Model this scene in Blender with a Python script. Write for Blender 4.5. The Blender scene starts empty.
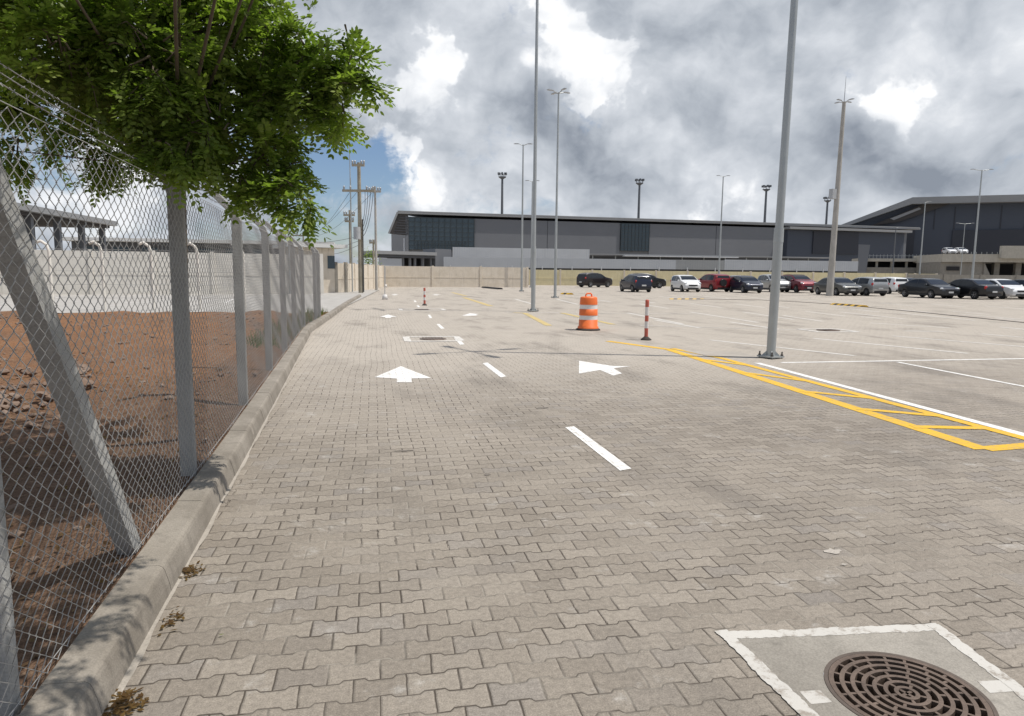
import bpy, bmesh, math, random
from mathutils import Vector, Matrix
random.seed(7)
rad = math.radians
S = bpy.context.scene
COL = S.collection
# ------------------------------------------------------------------ camera
FPX, CX, CY, CAMH = 690.0, 512.0, 358.0, 1.60
YAW, PITCH, ROLL = rad(11.2), math.atan(85.5 / FPX), 0.010
Z = Vector((0, 0, 1))
F0 = Vector((math.sin(YAW), math.cos(YAW), 0)); R0 = Vector((math.cos(YAW), -math.sin(YAW), 0))
FW = math.cos(PITCH) * F0 - math.sin(PITCH) * Z
U0 = math.sin(PITCH) * F0 + math.cos(PITCH) * Z
RT = math.cos(ROLL) * R0 + math.sin(ROLL) * U0
UP = math.cos(ROLL) * U0 - math.sin(ROLL) * R0
CAM = Vector((0, 0, CAMH))
def ray(px, py): return FW + RT * ((px - CX) / FPX) - UP * ((py - CY) / FPX)
def G(px, py, z=0.0):                     # measured point on the ground
    r = ray(px, py); return CAM + r * ((z - CAMH) / r.z)
def W(px, py, d): return CAM + ray(px, py) * d
def zat(px, py, d): return W(px, py, d).z
def flat(v, z=0.0): return Vector((v.x, v.y, z))
cd = bpy.data.cameras.new('camera'); cam = bpy.data.objects.new('camera', cd); COL.objects.link(cam)
cd.sensor_width = 36; cd.lens = FPX * 36 / 1024; cd.clip_end = 5000; cd.clip_start = 0.05
M3 = Matrix((RT, UP, -FW)).transposed()
cam.matrix_world = Matrix.Translation(CAM) @ M3.to_4x4()
S.camera = cam
# ------------------------------------------------------------------ sun and sky
POLE_H = 13.0
sb, st_ = G(771, 358), G(462, 352)
SUNV = (sb + Vector((0, 0, POLE_H)) - st_).normalized()
SUN_EL = math.asin(SUNV.z); SUN_AZ = math.atan2(SUNV.x, SUNV.y)
sl = bpy.data.lights.new('sun', 'SUN'); sl.energy = 4.1; sl.angle = rad(0.5); sl.color = (1.0, 0.945, 0.865)
so = bpy.data.objects.new('sun', sl); COL.objects.link(so)
so.rotation_euler = SUNV.to_track_quat('Z', 'Y').to_euler(); so.location = (20, -10, 60)
S.view_settings.view_transform = 'Standard'; S.view_settings.look = 'None'
S.view_settings.exposure = 0.0; S.view_settings.gamma = 1.0; S.view_settings.use_curve_mapping = False

class NT:
    """small helper to write node trees"""
    def __init__(s, tree): s.t = tree; tree.nodes.clear()
    def n(s, typ, **kw):
        nd = s.t.nodes.new(typ)
        for k, v in kw.items(): setattr(nd, k, v)
        return nd
    def put(s, sock, v):
        if hasattr(v, 'is_output') or isinstance(v, bpy.types.NodeSocket): s.t.links.new(v, sock)
        elif v is not None: sock.default_value = v
    def m(s, op, a, b=None, c=None, clamp=False):
        nd = s.n('ShaderNodeMath', operation=op, use_clamp=clamp)
        for i, v in enumerate((a, b, c)):
            if v is not None: s.put(nd.inputs[i], v)
        return nd.outputs[0]
    def vm(s, op, a, b=None, out=0):
        nd = s.n('ShaderNodeVectorMath', operation=op)
        s.put(nd.inputs[0], a)
        if b is not None: s.put(nd.inputs[1], b)
        return nd.outputs['Value'] if op in ('DOT_PRODUCT', 'LENGTH') else nd.outputs[0]
    def noise(s, vec, scale, detail=4, rough=0.55, dist=0.0, out='Fac'):
        nd = s.n('ShaderNodeTexNoise'); s.put(nd.inputs['Vector'], vec)
        nd.inputs['Scale'].default_value = scale; nd.inputs['Detail'].default_value = detail
        nd.inputs['Roughness'].default_value = rough; nd.inputs['Distortion'].default_value = dist
        return nd.outputs[out]
    def mr(s, v, a, b, c=0.0, d=1.0, smooth=True):
        nd = s.n('ShaderNodeMapRange', interpolation_type='SMOOTHSTEP' if smooth else 'LINEAR')
        s.put(nd.inputs[0], v)
        for i, q in enumerate((a, b, c, d)): s.put(nd.inputs[i + 1], q)
        return nd.outputs[0]
    def mix(s, f, a, b, blend='MIX'):
        nd = s.n('ShaderNodeMix', data_type='RGBA', blend_type=blend)
        s.put(nd.inputs[0], f); s.put(nd.inputs[6], c4(a)); s.put(nd.inputs[7], c4(b))
        return nd.outputs[2]
    def xyz(s, v):
        nd = s.n('ShaderNodeSeparateXYZ'); s.put(nd.inputs[0], v); return nd.outputs
    def comb(s, x, y, z=0.0):
        nd = s.n('ShaderNodeCombineXYZ')
        for i, v in enumerate((x, y, z)): s.put(nd.inputs[i], v)
        return nd.outputs[0]
def c4(c):
    if isinstance(c, (tuple, list)): return (c[0], c[1], c[2], 1.0)
    return c

wd = bpy.data.worlds.new('World'); S.world = wd; wd.use_nodes = True
q = NT(wd.node_tree)
sky = q.n('ShaderNodeTexSky', sky_type='NISHITA', sun_disc=False)
sky.sun_elevation = SUN_EL; sky.sun_rotation = SUN_AZ; sky.air_density = 1.0; sky.dust_density = 0.6; sky.ozone_density = 2.0; sky.altitude = 0
dirv = q.n('ShaderNodeTexCoord').outputs['Generated']
dx, dy, dz = q.xyz(dirv)
zz = q.m('ADD', q.m('MAXIMUM', dz, 0.0), 0.30)
P = q.comb(q.m('DIVIDE', dx, zz), q.m('DIVIDE', dy, zz), q.m('MULTIPLY', dz, 1.2))
def wob(v, sc, amp, det=4):
    return q.vm('MULTIPLY', q.vm('SUBTRACT', q.noise(v, sc, det, 0.6, out='Color'), (0.5, 0.5, 0.5)), (amp,) * 3)
dirw = q.vm('NORMALIZE', q.vm('ADD', q.vm('ADD', dirv, wob(dirv, 5.5, 0.26)), wob(dirv, 20.0, 0.12)))
def blob(px, py, rpx, amp):
    d = ray(px, py).normalized()
    dot = q.vm('DOT_PRODUCT', dirw, tuple(d))
    return q.m('MULTIPLY', q.mr(dot, math.cos(rpx / FPX), 1.0), amp)
def summ(l):
    r = l[0]
    for x in l[1:]: r = q.m('ADD', r, x)
    return r
Pw = q.vm('ADD', P, wob(P, 1.3, 0.5, 3))
dens = q.noise(Pw, 1.5, 9, 0.58)
cover = q.m('ADD', dens, summ([blob(335, 195, 95, -0.14), blob(325, 130, 70, -0.12), blob(40, 170, 90, -0.16), blob(620, 100, 420, 0.14), blob(940, 60, 380, 0.14), blob(455, 200, 70, -0.04), blob(300, 30, 120, 0.10),
                               blob(395, 70, 110, 0.16), blob(120, 225, 110, 0.12), blob(520, 8, 30, -0.03), blob(250, 200, 120, -0.08)]))
cover = q.m('ADD', cover, q.m('MULTIPLY', q.mr(dz, 0.0, 0.13, 1.0, 0.0), 0.10))
cover = q.m('ADD', cover, q.m('MULTIPLY', q.m('SUBTRACT', q.noise(dirw, 15.0, 6, 0.6), 0.5), 0.46))
cmask = q.mr(cover, 0.36, 0.58)
def billow(v):
    w = q.vm('ADD', v, wob(v, 9.0, 0.10, 3)); w = q.vm('MULTIPLY', w, (1.0, 1.0, 1.4)); return q.noise(w, 5.2, 11, 0.54)
hi = billow(dirv); hi2 = billow(q.vm('ADD', dirv, (0.03, -0.01, 0.05)))
relief = q.m('SUBTRACT', hi, hi2)
bright = summ([blob(600, 76, 58, 0.62), blob(645, 112, 42, 0.30), blob(572, 36, 44, 0.34), blob(402, 85, 62, 0.42), blob(430, 40, 60, 0.25), blob(372, 148, 40, 0.5), blob(885, 122, 56, 0.34), blob(862, 90, 36, 0.22), blob(520, 55, 70, 0.3), blob(690, 60, 60, 0.2),
               blob(110, 222, 90, 0.4), blob(720, 200, 60, 0.3), blob(960, 40, 60, 0.06), blob(430, 180, 60, 0.3), blob(560, 190, 70, 0.2), blob(990, 110, 50, 0.06),
               blob(625, 150, 110, -0.42), blob(545, 150, 70, -0.18), blob(720, 135, 60, -0.12), blob(800, 170, 90, -0.12), blob(1000, 170, 90, -0.2), blob(730, 15, 130, -0.10), blob(470, 15, 70, -0.12), blob(600, 205, 70, -0.16), blob(350, 20, 60, -0.12)])
puff = q.mr(q.m('ADD', q.m('MULTIPLY', q.m('SUBTRACT', hi, 0.5), 2.2), q.m('MULTIPLY', bright, 1.5)), 0.40, 0.66)
shade = q.m('ADD', q.m('ADD', 0.44, q.m('MULTIPLY', relief, 1.5)), q.m('ADD', q.m('MULTIPLY', q.m('SUBTRACT', hi, 0.5), 0.42), q.m('MULTIPLY', bright, 0.30)))
shade = q.m('ADD', shade, q.m('MULTIPLY', puff, 0.24))
ramp = q.n('ShaderNodeValToRGB'); q.put(ramp.inputs[0], shade)
els = ramp.color_ramp.elements
els[0].position = 0.0; els[0].color = (0.235, 0.265, 0.315, 1)
els[1].position = 1.0; els[1].color = (0.95, 0.955, 0.965, 1)
e = els.new(0.30); e.color = (0.41, 0.445, 0.495, 1)
e = els.new(0.62); e.color = (0.60, 0.63, 0.675, 1)
bg1 = q.n('ShaderNodeBackground'); q.t.links.new(q.mix(1.0, sky.outputs[0], (0.98, 1.03, 1.15), 'MULTIPLY'), bg1.inputs[0]); bg1.inputs[1].default_value = 0.085
bg2 = q.n('ShaderNodeBackground'); q.t.links.new(ramp.outputs[0], bg2.inputs[0]); bg2.inputs[1].default_value = 1.15
mixs = q.n('ShaderNodeMixShader'); q.t.links.new(cmask, mixs.inputs[0]); q.t.links.new(bg1.outputs[0], mixs.inputs[1]); q.t.links.new(bg2.outputs[0], mixs.inputs[2])
wo = q.n('ShaderNodeOutputWorld'); q.t.links.new(mixs.outputs[0], wo.inputs[0])

# ------------------------------------------------------------------ materials
MATS = {}
def newmat(name):
    m = bpy.data.materials.new(name); m.use_nodes = True
    n = NT(m.node_tree); out = n.n('ShaderNodeOutputMaterial'); b = n.n('ShaderNodeBsdfPrincipled')
    n.t.links.new(b.outputs[0], out.inputs[0]); n.b = b; n.out = out; MATS[name] = m
    return m, n
def pos(n): return n.n('ShaderNodeNewGeometry').outputs['Position']
def bump(n, h, strength=0.3, dist=0.01):
    bp = n.n('ShaderNodeBump'); bp.inputs['Strength'].default_value = strength; bp.inputs['Distance'].default_value = dist
    n.put(bp.inputs['Height'], h); n.t.links.new(bp.outputs[0], n.b.inputs['Normal'])
def simple(name, col, rough=0.6, metal=0.0, var=0.18, scale=3.0, spec=0.5, fine=40, bumpd=0.0, coat=0.0):
    m, n = newmat(name); p = pos(n)
    a = n.noise(p, scale, 5); b_ = n.noise(p, fine, 3)
    f = n.m('ADD', n.m('MULTIPLY', n.m('SUBTRACT', a, 0.5), 2.2 * var), n.m('MULTIPLY', n.m('SUBTRACT', b_, 0.5), 1.2 * var))
    c = n.mix(1.0, col, n.comb(*(n.m('ADD', 1.0, f),) * 3), 'MULTIPLY')
    n.put(n.b.inputs['Base Color'], c)
    n.b.inputs['Roughness'].default_value = rough; n.b.inputs['Metallic'].default_value = metal
    n.b.inputs['Specular IOR Level'].default_value = spec
    if coat: n.b.inputs['Coat Weight'].default_value = coat; n.b.inputs['Coat Roughness'].default_value = 0.05
    if bumpd: bump(n, b_, 0.5, bumpd)
    return m
def paver_edges(n, p0):
    """dogbone pavers in running bond: distance to the nearest joint, row and column of the block"""
    wob = n.vm('MULTIPLY', n.vm('SUBTRACT', n.noise(p0, 9.0, 4, out='Color'), (0.5, 0.5, 0.5)), (0.012, 0.012, 0.0))
    big = n.vm('MULTIPLY', n.vm('SUBTRACT', n.noise(p0, 0.35, 2, out='Color'), (0.5, 0.5, 0.5)), (0.12, 0.10, 0.0))
    u, v, _ = n.xyz(n.vm('ADD', n.vm('ADD', p0, wob), big))
    L, H, A = 0.206, 0.124, 0.019
    u = n.m('ADD', u, 1000 * L); vv = n.m('DIVIDE', n.m('ADD', v, 1000 * H), H)
    b = n.m('ROUND', vv); bodd = n.m('MODULO', b, 2.0)
    tri = n.m('DIVIDE', n.m('PINGPONG', n.m('ADD', u, n.m('MULTIPLY', bodd, L / 2)), L / 2), L / 2)      # 0 at the block ends, 1 at the middle
    disp = n.m('MULTIPLY', n.m('SUBTRACT', 0.5, n.mr(tri, 0.36, 0.58)), A / H)
    rel = n.m('SUBTRACT', n.m('SUBTRACT', vv, b), disp)
    row = n.m('ADD', b, n.m('FLOOR', n.m('MINIMUM', n.m('MAXIMUM', rel, -0.5), 0.5)))
    dv = n.m('MULTIPLY', n.m('ABSOLUTE', rel), H)
    rodd = n.m('MODULO', n.m('ADD', row, 1.0), 2.0)
    u2 = n.m('DIVIDE', n.m('ADD', u, n.m('MULTIPLY', rodd, L / 2)), L)
    col = n.m('FLOOR', u2); fu = n.m('FRACT', u2)
    du = n.m('MULTIPLY', n.m('MINIMUM', fu, n.m('SUBTRACT', 1.0, fu)), L)
    e = n.m('MINIMUM', du, dv)
    jw = n.mr(n.noise(p0, 2.3, 5), 0.3, 0.7, 0.0006, 0.0032)
    joint = n.mr(e, jw, n.m('ADD', jw, 0.0028), 1.0, 0.0)
    return e, row, col, v, joint
def paver_material():
    m, n = newmat('interlocking_pavers'); p0 = pos(n)
    e, row, col, v, joint = paver_edges(n, p0)
    wn = n.n('ShaderNodeTexWhiteNoise', noise_dimensions='2D'); n.put(wn.inputs['Vector'], n.comb(row, col))
    rnd = wn.outputs['Value']
    wn2 = n.n('ShaderNodeTexWhiteNoise', noise_dimensions='2D'); n.put(wn2.inputs['Vector'], n.comb(n.m('ADD', row, 71.3), col))
    base = n.mix(rnd, (0.222, 0.194, 0.162), (0.290, 0.256, 0.216))
    base = n.mix(n.mr(wn2.outputs['Value'], 0.80, 1.0, 0, 0.45), base, (0.225, 0.208, 0.195))
    base = n.mix(n.mr(n.noise(p0, 0.22, 5, 0.6), 0.42, 0.68, 0.0, 0.55), base, (0.36, 0.318, 0.268))
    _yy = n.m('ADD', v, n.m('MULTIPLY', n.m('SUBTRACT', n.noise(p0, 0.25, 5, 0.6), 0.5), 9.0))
    base = n.mix(n.mr(_yy, 5.0, 15.0, 0.0, 0.85), base, (0.465, 0.42, 0.362))                     # grazing sheen of the dusty far pavers, painted in as paler colour
    base = n.mix(n.mr(n.noise(n.vm('MULTIPLY', p0, (1.0, 0.35, 1.0)), 0.9, 6, 0.65), 0.48, 0.72, 0.0, 0.6), base, (0.170, 0.152, 0.132))
    base = n.mix(n.mr(n.noise(p0, 3.1, 7, 0.7), 0.57, 0.72, 0.0, 0.55), base, (0.47, 0.45, 0.42))     # cement bloom
    sp = n.noise(p0, 160, 3, 0.7)
    base = n.mix(1.0, base, n.comb(*(n.mr(sp, 0.3, 0.7, 0.70, 1.30, False),) * 3), 'MULTIPLY')
    sp2 = n.noise(p0, 38, 4, 0.7)
    base = n.mix(1.0, base, n.comb(*(n.mr(sp2, 0.3, 0.7, 0.80, 1.20, False),) * 3), 'MULTIPLY')
    jc = n.mix(n.mr(n.noise(p0, 1.7, 5, 0.65), 0.46, 0.64), (0.080, 0.067, 0.055), (0.31, 0.28, 0.24))
    fin = n.mix(joint, base, jc)
    n.put(n.b.inputs['Base Color'], fin); n.b.inputs['Roughness'].default_value = 0.88; n.b.inputs['Specular IOR Level'].default_value = 0.25
    hgt = n.m('ADD', n.mr(e, 0.0, 0.011), n.m('ADD', n.m('MULTIPLY', sp, 0.10), n.m('MULTIPLY', rnd, 0.25)))
    bump(n, hgt, 0.65, 0.006)
    return m
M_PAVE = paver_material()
def concrete(name, ca, cb, streak=False, rough=0.9):
    m, n = newmat(name); p = pos(n)
    a = n.noise(p, 1.6, 6, 0.65); b_ = n.noise(p, 22, 5, 0.7); d = n.noise(p, 120, 2)
    c = n.mix(n.mr(a, 0.3, 0.7), ca, cb)
    c = n.mix(n.mr(b_, 0.55, 0.8, 0, 0.5), c, tuple(x * 0.55 for x in ca))
    c = n.mix(n.mr(n.noise(p, 5.0, 4), 0.60, 0.78, 0, 0.45), c, tuple(min(0.8, x * 1.45) for x in cb))
    if streak:
        s_ = n.noise(n.vm('MULTIPLY', p, (3.0, 3.0, 0.25)), 2.5, 5, 0.6)
        c = n.mix(n.mr(s_, 0.52, 0.75, 0, 0.5), c, tuple(x * 0.6 for x in ca))
    c = n.mix(1.0, c, n.comb(*(n.mr(d, 0.3, 0.7, 0.86, 1.14, False),) * 3), 'MULTIPLY')
    n.put(n.b.inputs['Base Color'], c); n.b.inputs['Roughness'].default_value = rough; n.b.inputs['Specular IOR Level'].default_value = 0.25
    bump(n, n.m('ADD', b_, n.m('MULTIPLY', d, 0.4)), 0.5, 0.006)
    return m
M_KERB = concrete('kerb_concrete', (0.20, 0.178, 0.148), (0.31, 0.28, 0.24), True)
M_POST = concrete('post_concrete', (0.30, 0.30, 0.29), (0.40, 0.40, 0.385), True)
M_PAD = concrete('pad_concrete', (0.25, 0.23, 0.20), (0.35, 0.325, 0.285), True)
M_SAND = concrete('mortar_strip', (0.34, 0.31, 0.27), (0.43, 0.395, 0.35))
M_CREAM = concrete('cream_wall', (0.62, 0.55, 0.45), (0.70, 0.63, 0.53), True)
M_YELLOW = concrete('yellow_wall', (0.66, 0.58, 0.36), (0.72, 0.64, 0.41), True)
M_PALE = concrete('pale_wall', (0.66, 0.63, 0.57), (0.73, 0.70, 0.64), True)
M_YARD = concrete('yard_concrete', (0.36, 0.345, 0.32), (0.44, 0.425, 0.40))
M_BEIGE = concrete('viaduct_concrete', (0.22, 0.205, 0.18), (0.27, 0.255, 0.225), True)
M_BEIGEL = concrete('viaduct_parapet', (0.40, 0.375, 0.32), (0.46, 0.435, 0.38), True)
M_GALV = simple('galvanised_steel', (0.40, 0.42, 0.42), 0.45, 0.55, 0.16, 2.0)
M_WIRE = simple('fence_wire', (0.42, 0.415, 0.40), 0.55, 0.4, 0.15, 2.0)
M_BARB = simple('barbed_wire', (0.36, 0.35, 0.34), 0.6, 0.4, 0.2)
M_BOLT = simple('dark_bolt', (0.12, 0.11, 0.10), 0.6, 0.6)
M_LAMP = simple('lamp_housing', (0.42, 0.43, 0.44), 0.5, 0.3)
M_MAST = simple('dark_mast', (0.13, 0.138, 0.15), 0.6, 0.2)
M_WOOD = concrete('weathered_pole', (0.29, 0.255, 0.19), (0.38, 0.345, 0.275), True)
M_CPOLE = concrete('concrete_pole', (0.36, 0.345, 0.315), (0.44, 0.42, 0.39), True)
M_IRON = simple('cast_iron', (0.165, 0.122, 0.095), 0.55, 0.5, 0.6, 8.0, fine=90, bumpd=0.002)
M_IRONRIM = simple('rusty_rim', (0.12, 0.095, 0.078), 0.7, 0.3, 0.35, 8.0)
M_PIT = simple('dark_pit', (0.012, 0.011, 0.010), 0.9)
M_ORANGE = simple('orange_plastic', (0.78, 0.16, 0.03), 0.5, 0, 0.12, 5.0, fine=60)
M_REFL = simple('white_reflective_band', (0.72, 0.70, 0.68), 0.45, 0, 0.1)
M_RUBBER = simple('black_rubber', (0.05, 0.042, 0.036), 0.85)
M_PINK = simple('faded_red_plastic', (0.46, 0.105, 0.07), 0.6, 0, 0.2, 9.0)
M_WHITEP = simple('white_plastic', (0.66, 0.64, 0.62), 0.6, 0, 0.12, 9.0)
M_GREYP = simple('grey_cladding', (0.155, 0.163, 0.178), 0.7, 0.0, 0.08, 0.2)
M_GREYD = simple('dark_grey_cladding', (0.085, 0.09, 0.10), 0.7, 0, 0.08, 0.2)
M_SLATE = simple('slate_cladding', (0.052, 0.063, 0.086), 0.65, 0, 0.08, 0.15)
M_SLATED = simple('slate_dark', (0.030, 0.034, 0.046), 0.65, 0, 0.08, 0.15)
M_ROOF = simple('metal_roof', (0.26, 0.265, 0.27), 0.55, 0.1, 0.1, 0.1)
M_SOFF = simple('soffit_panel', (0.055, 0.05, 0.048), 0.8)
M_GLASS = simple('tinted_glass', (0.060, 0.086, 0.105), 0.16, 0, 0.1, 0.2, 0.35)
M_MULL = simple('mullion', (0.05, 0.062, 0.068), 0.5, 0.3)
M_HOARD = simple('grey_hoarding', (0.43, 0.45, 0.475), 0.6, 0.1, 0.10, 0.4)
M_HOARDL = simple('pale_hoarding', (0.56, 0.57, 0.58), 0.6, 0.1, 0.10, 0.4)
M_HOARDD = simple('dark_hoarding', (0.29, 0.30, 0.305), 0.6, 0.1, 0.10, 0.4)
M_DARK = simple('dark_opening', (0.025, 0.025, 0.027), 0.9)
M_WHITER = simple('white_roof', (0.66, 0.66, 0.64), 0.6, 0, 0.08, 0.5)
M_GREENL = simple('shrub_leaf', (0.05, 0.10, 0.02), 0.6, 0, 0.4)
M_CABLE = simple('cable', (0.08, 0.078, 0.075), 0.7)
def paint(name, col, worn=0.35, joints=0.6):
    m, n = newmat(name); p = pos(n)
    a = n.noise(p, 14, 6, 0.75); b_ = n.noise(p, 2.0, 4)
    c = n.mix(n.mr(b_, 0.35, 0.7, 0, 0.22), col, tuple(x * 0.72 for x in col))
    c = n.mix(n.mr(n.m('ADD', a, n.m('MULTIPLY', b_, 0.25)), 0.62, 0.80, 0, worn), c, (0.30, 0.265, 0.225))
    n.put(n.b.inputs['Base Color'], c); n.b.inputs['Roughness'].default_value = 0.75; n.b.inputs['Specular IOR Level'].default_value = 0.3
    if joints:
        e, row, col, v, jt = paver_edges(n, p)
        c = n.mix(n.m('MULTIPLY', jt, joints), c, (0.20, 0.175, 0.15)); n.put(n.b.inputs['Base Color'], c)
    bump(n, a, 0.4, 0.003)
    return m
M_WPAINT = paint('white_road_paint', (0.80, 0.79, 0.76), 0.5)
M_FPAINT = paint('faded_white_paint', (0.66, 0.64, 0.60), 0.75)
M_YPAINT = paint('yellow_road_paint', (0.74, 0.45, 0.035), 0.5)
M_FYPAINT = paint('faded_yellow_paint', (0.58, 0.45, 0.19), 0.9)
M_WROUGH = paint('brushed_white_paint', (0.56, 0.54, 0.50), 1.0, 0)
def dirt_material():
    m, n = newmat('dirt'); p = pos(n)
    _, y, _2 = n.xyz(p)
    a = n.noise(p, 0.5, 6, 0.65); b_ = n.noise(p, 7.0, 7, 0.75); d = n.noise(p, 45, 4, 0.7)
    c = n.mix(n.mr(a, 0.35, 0.65), (0.275, 0.140, 0.070), (0.205, 0.116, 0.068))
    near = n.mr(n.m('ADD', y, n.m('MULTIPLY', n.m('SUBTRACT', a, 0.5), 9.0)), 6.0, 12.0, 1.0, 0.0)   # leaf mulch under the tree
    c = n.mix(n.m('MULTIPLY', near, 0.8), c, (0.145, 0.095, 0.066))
    c = n.mix(n.mr(b_, 0.50, 0.66, 0, 0.85), c, (0.27, 0.185, 0.125))
    c = n.mix(n.mr(n.noise(p, 18, 5, 0.7), 0.52, 0.64, 0, 0.75), c, (0.10, 0.055, 0.034))
    c = n.mix(1.0, c, n.comb(*(n.mr(d, 0.3, 0.7, 0.55, 1.45, False),) * 3), 'MULTIPLY')
    n.put(n.b.inputs['Base Color'], c); n.b.inputs['Roughness'].default_value = 0.95; n.b.inputs['Specular IOR Level'].default_value = 0.15
    bump(n, n.m('ADD', b_, d), 0.9, 0.03)
    return m
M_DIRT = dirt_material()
def leaf_material(name, ca, cb, cc):
    m, n = newmat(name)
    g = n.n('ShaderNodeNewGeometry'); r = g.outputs['Random Per Island']
    big = n.noise(g.outputs['Position'], 1.7, 3)
    c = n.mix(r, ca, cb)
    c = n.mix(n.mr(big, 0.50, 0.66, 0, 0.75), c, cc)
    n.put(n.b.inputs['Base Color'], c); n.b.inputs['Roughness'].default_value = 0.45; n.b.inputs['Specular IOR Level'].default_value = 0.35
    tr = n.n('ShaderNodeBsdfTranslucent'); n.put(tr.inputs[0], n.mix(1.0, c, (1.25, 1.55, 0.6), 'MULTIPLY'))
    mx = n.n('ShaderNodeMixShader'); mx.inputs[0].default_value = 0.5
    n.t.links.new(n.b.outputs[0], mx.inputs[1]); n.t.links.new(tr.outputs[0], mx.inputs[2]); n.t.links.new(mx.outputs[0], n.out.inputs[0])
    return m
M_LEAF = leaf_material('tree_leaf', (0.125, 0.170, 0.040), (0.235, 0.295, 0.070), (0.36, 0.42, 0.105))
M_BARK = concrete('bark', (0.10, 0.08, 0.06), (0.16, 0.13, 0.10), True)
M_LITTER = leaf_material('fallen_leaf', (0.12, 0.065, 0.028), (0.20, 0.125, 0.045), (0.08, 0.045, 0.025))
M_STONE = concrete('rubble_stone', (0.16, 0.105, 0.075), (0.25, 0.19, 0.15))

# ------------------------------------------------------------------ mesh helpers
class MB:
    def __init__(s): s.v = []; s.f = []; s.sm = []
    def add(s, vs, fs, smooth=False):
        o = len(s.v); s.v += [tuple(x) for x in vs]
        for f in fs: s.f.append(tuple(i + o for i in f)); s.sm.append(smooth)
    def box(s, c, size, rz=0.0, M=None):
        hx, hy, hz = (x / 2 for x in size); c = Vector(c)
        R = M if M is not None else Matrix.Rotation(rz, 3, 'Z')
        vs = [c + R @ Vector((x * hx, y * hy, z * hz)) for z in (-1, 1) for y in (-1, 1) for x in (-1, 1)]
        s.add(vs, [(0, 2, 3, 1), (4, 5, 7, 6), (0, 1, 5, 4), (2, 6, 7, 3), (0, 4, 6, 2), (1, 3, 7, 5)])
    def bar(s, a, b, w, h, upv=None):                 # box from a to b
        a, b = Vector(a), Vector(b); d = b - a; L = d.length; d.normalize()
        u = Vector(upv) if upv else (Z if abs(d.z) < 0.95 else Vector((0, 1, 0)))
        sd = d.cross(u).normalized(); u = sd.cross(d)
        s.box((a + b) / 2, (L, w, h), M=Matrix((d, sd, u)).transposed())
    def tube(s, pts, rs, n=10, cap=True, smooth=True):
        pts = [Vector(p) for p in pts]
        if not isinstance(rs, (list, tuple)): rs = [rs] * len(pts)
        vs = []; ref = None
        for i, p in enumerate(pts):
            d = (pts[min(i + 1, len(pts) - 1)] - pts[max(i - 1, 0)]).normalized()
            if ref is None: ref = Vector((1, 0, 0)) if abs(d.x) < 0.9 else Vector((0, 1, 0))
            a = (ref - d * ref.dot(d)).normalized(); b = d.cross(a); ref = a
            for k in range(n):
                t = 2 * math.pi * k / n; vs.append(p + rs[i] * (math.cos(t) * a + math.sin(t) * b))
        fs = [(i * n + k, i * n + (k + 1) % n, (i + 1) * n + (k + 1) % n, (i + 1) * n + k) for i in range(len(pts) - 1) for k in range(n)]
        s.add(vs, fs, smooth)
        if cap: s.add(vs[:n], [tuple(reversed(range(n)))]); s.add(vs[-n:], [tuple(range(n))])
    def lathe(s, c, prof, n=24, smooth=True, M=None):
        c = Vector(c); vs = []
        for r, z in prof:
            for k in range(n):
                t = 2 * math.pi * k / n; v = Vector((r * math.cos(t), r * math.sin(t), z)); vs.append(c + (M @ v if M else v))
        m = len(prof)
        s.add(vs, [(i * n + k, i * n + (k + 1) % n, (i + 1) * n + (k + 1) % n, (i + 1) * n + k) for i in range(m - 1) for k in range(n)], smooth)
    def prism(s, poly, z0, z1):                       # vertical prism from xy polygon
        n = len(poly); vs = [(p[0], p[1], z0) for p in poly] + [(p[0], p[1], z1) for p in poly]
        s.add(vs, [tuple(reversed(range(n))), tuple(range(n, 2 * n))] + [(i, (i + 1) % n, n + (i + 1) % n, n + i) for i in range(n)])
    def poly(s, pts): s.add(pts, [tuple(range(len(pts)))])
    def slab(s, pts, off):                            # polygon with thickness vector
        off = Vector(off); n = len(pts); vs = [Vector(p) for p in pts] + [Vector(p) + off for p in pts]
        s.add(vs, [tuple(reversed(range(n))), tuple(range(n, 2 * n))] + [(i, (i + 1) % n, n + (i + 1) % n, n + i) for i in range(n)])
    def build(s, name, mat, parent=None, fix=True):
        me = bpy.data.meshes.new(name); me.from_pydata(s.v, [], s.f); me.update()
        for p, q_ in zip(me.polygons, s.sm): p.use_smooth = q_
        if fix:
            bm = bmesh.new(); bm.from_mesh(me); bmesh.ops.recalc_face_normals(bm, faces=bm.faces); bm.to_mesh(me); bm.free()
        me.materials.append(mat)
        o = bpy.data.objects.new(name, me); COL.objects.link(o)
        if parent is not None: o.parent = parent
        return o
def tag(o, label=None, cat=None, group=None, kind=None):
    if label: o['label'] = label
    if cat: o['category'] = cat
    if group: o['group'] = group
    if kind: o['kind'] = kind
    return o
def thing(name, label, cat, loc=(0, 0, 0), rz=0.0, group=None):
    o = bpy.data.objects.new(name, None); COL.objects.link(o); o.empty_display_size = 0.2
    o.location = loc; o.rotation_euler = (0, 0, rz)
    return tag(o, label, cat, group)
def kids(o): return [c for c in COL.objects if c.parent == o]
def copy_tree(o, parent=None):
    c = o.copy(); COL.objects.link(c)
    if parent is not None: c.parent = parent
    for ch in kids(o): copy_tree(ch, c)
    return c
def struct(name, mb, mat): return tag(mb.build(name, mat), kind='structure')

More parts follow.
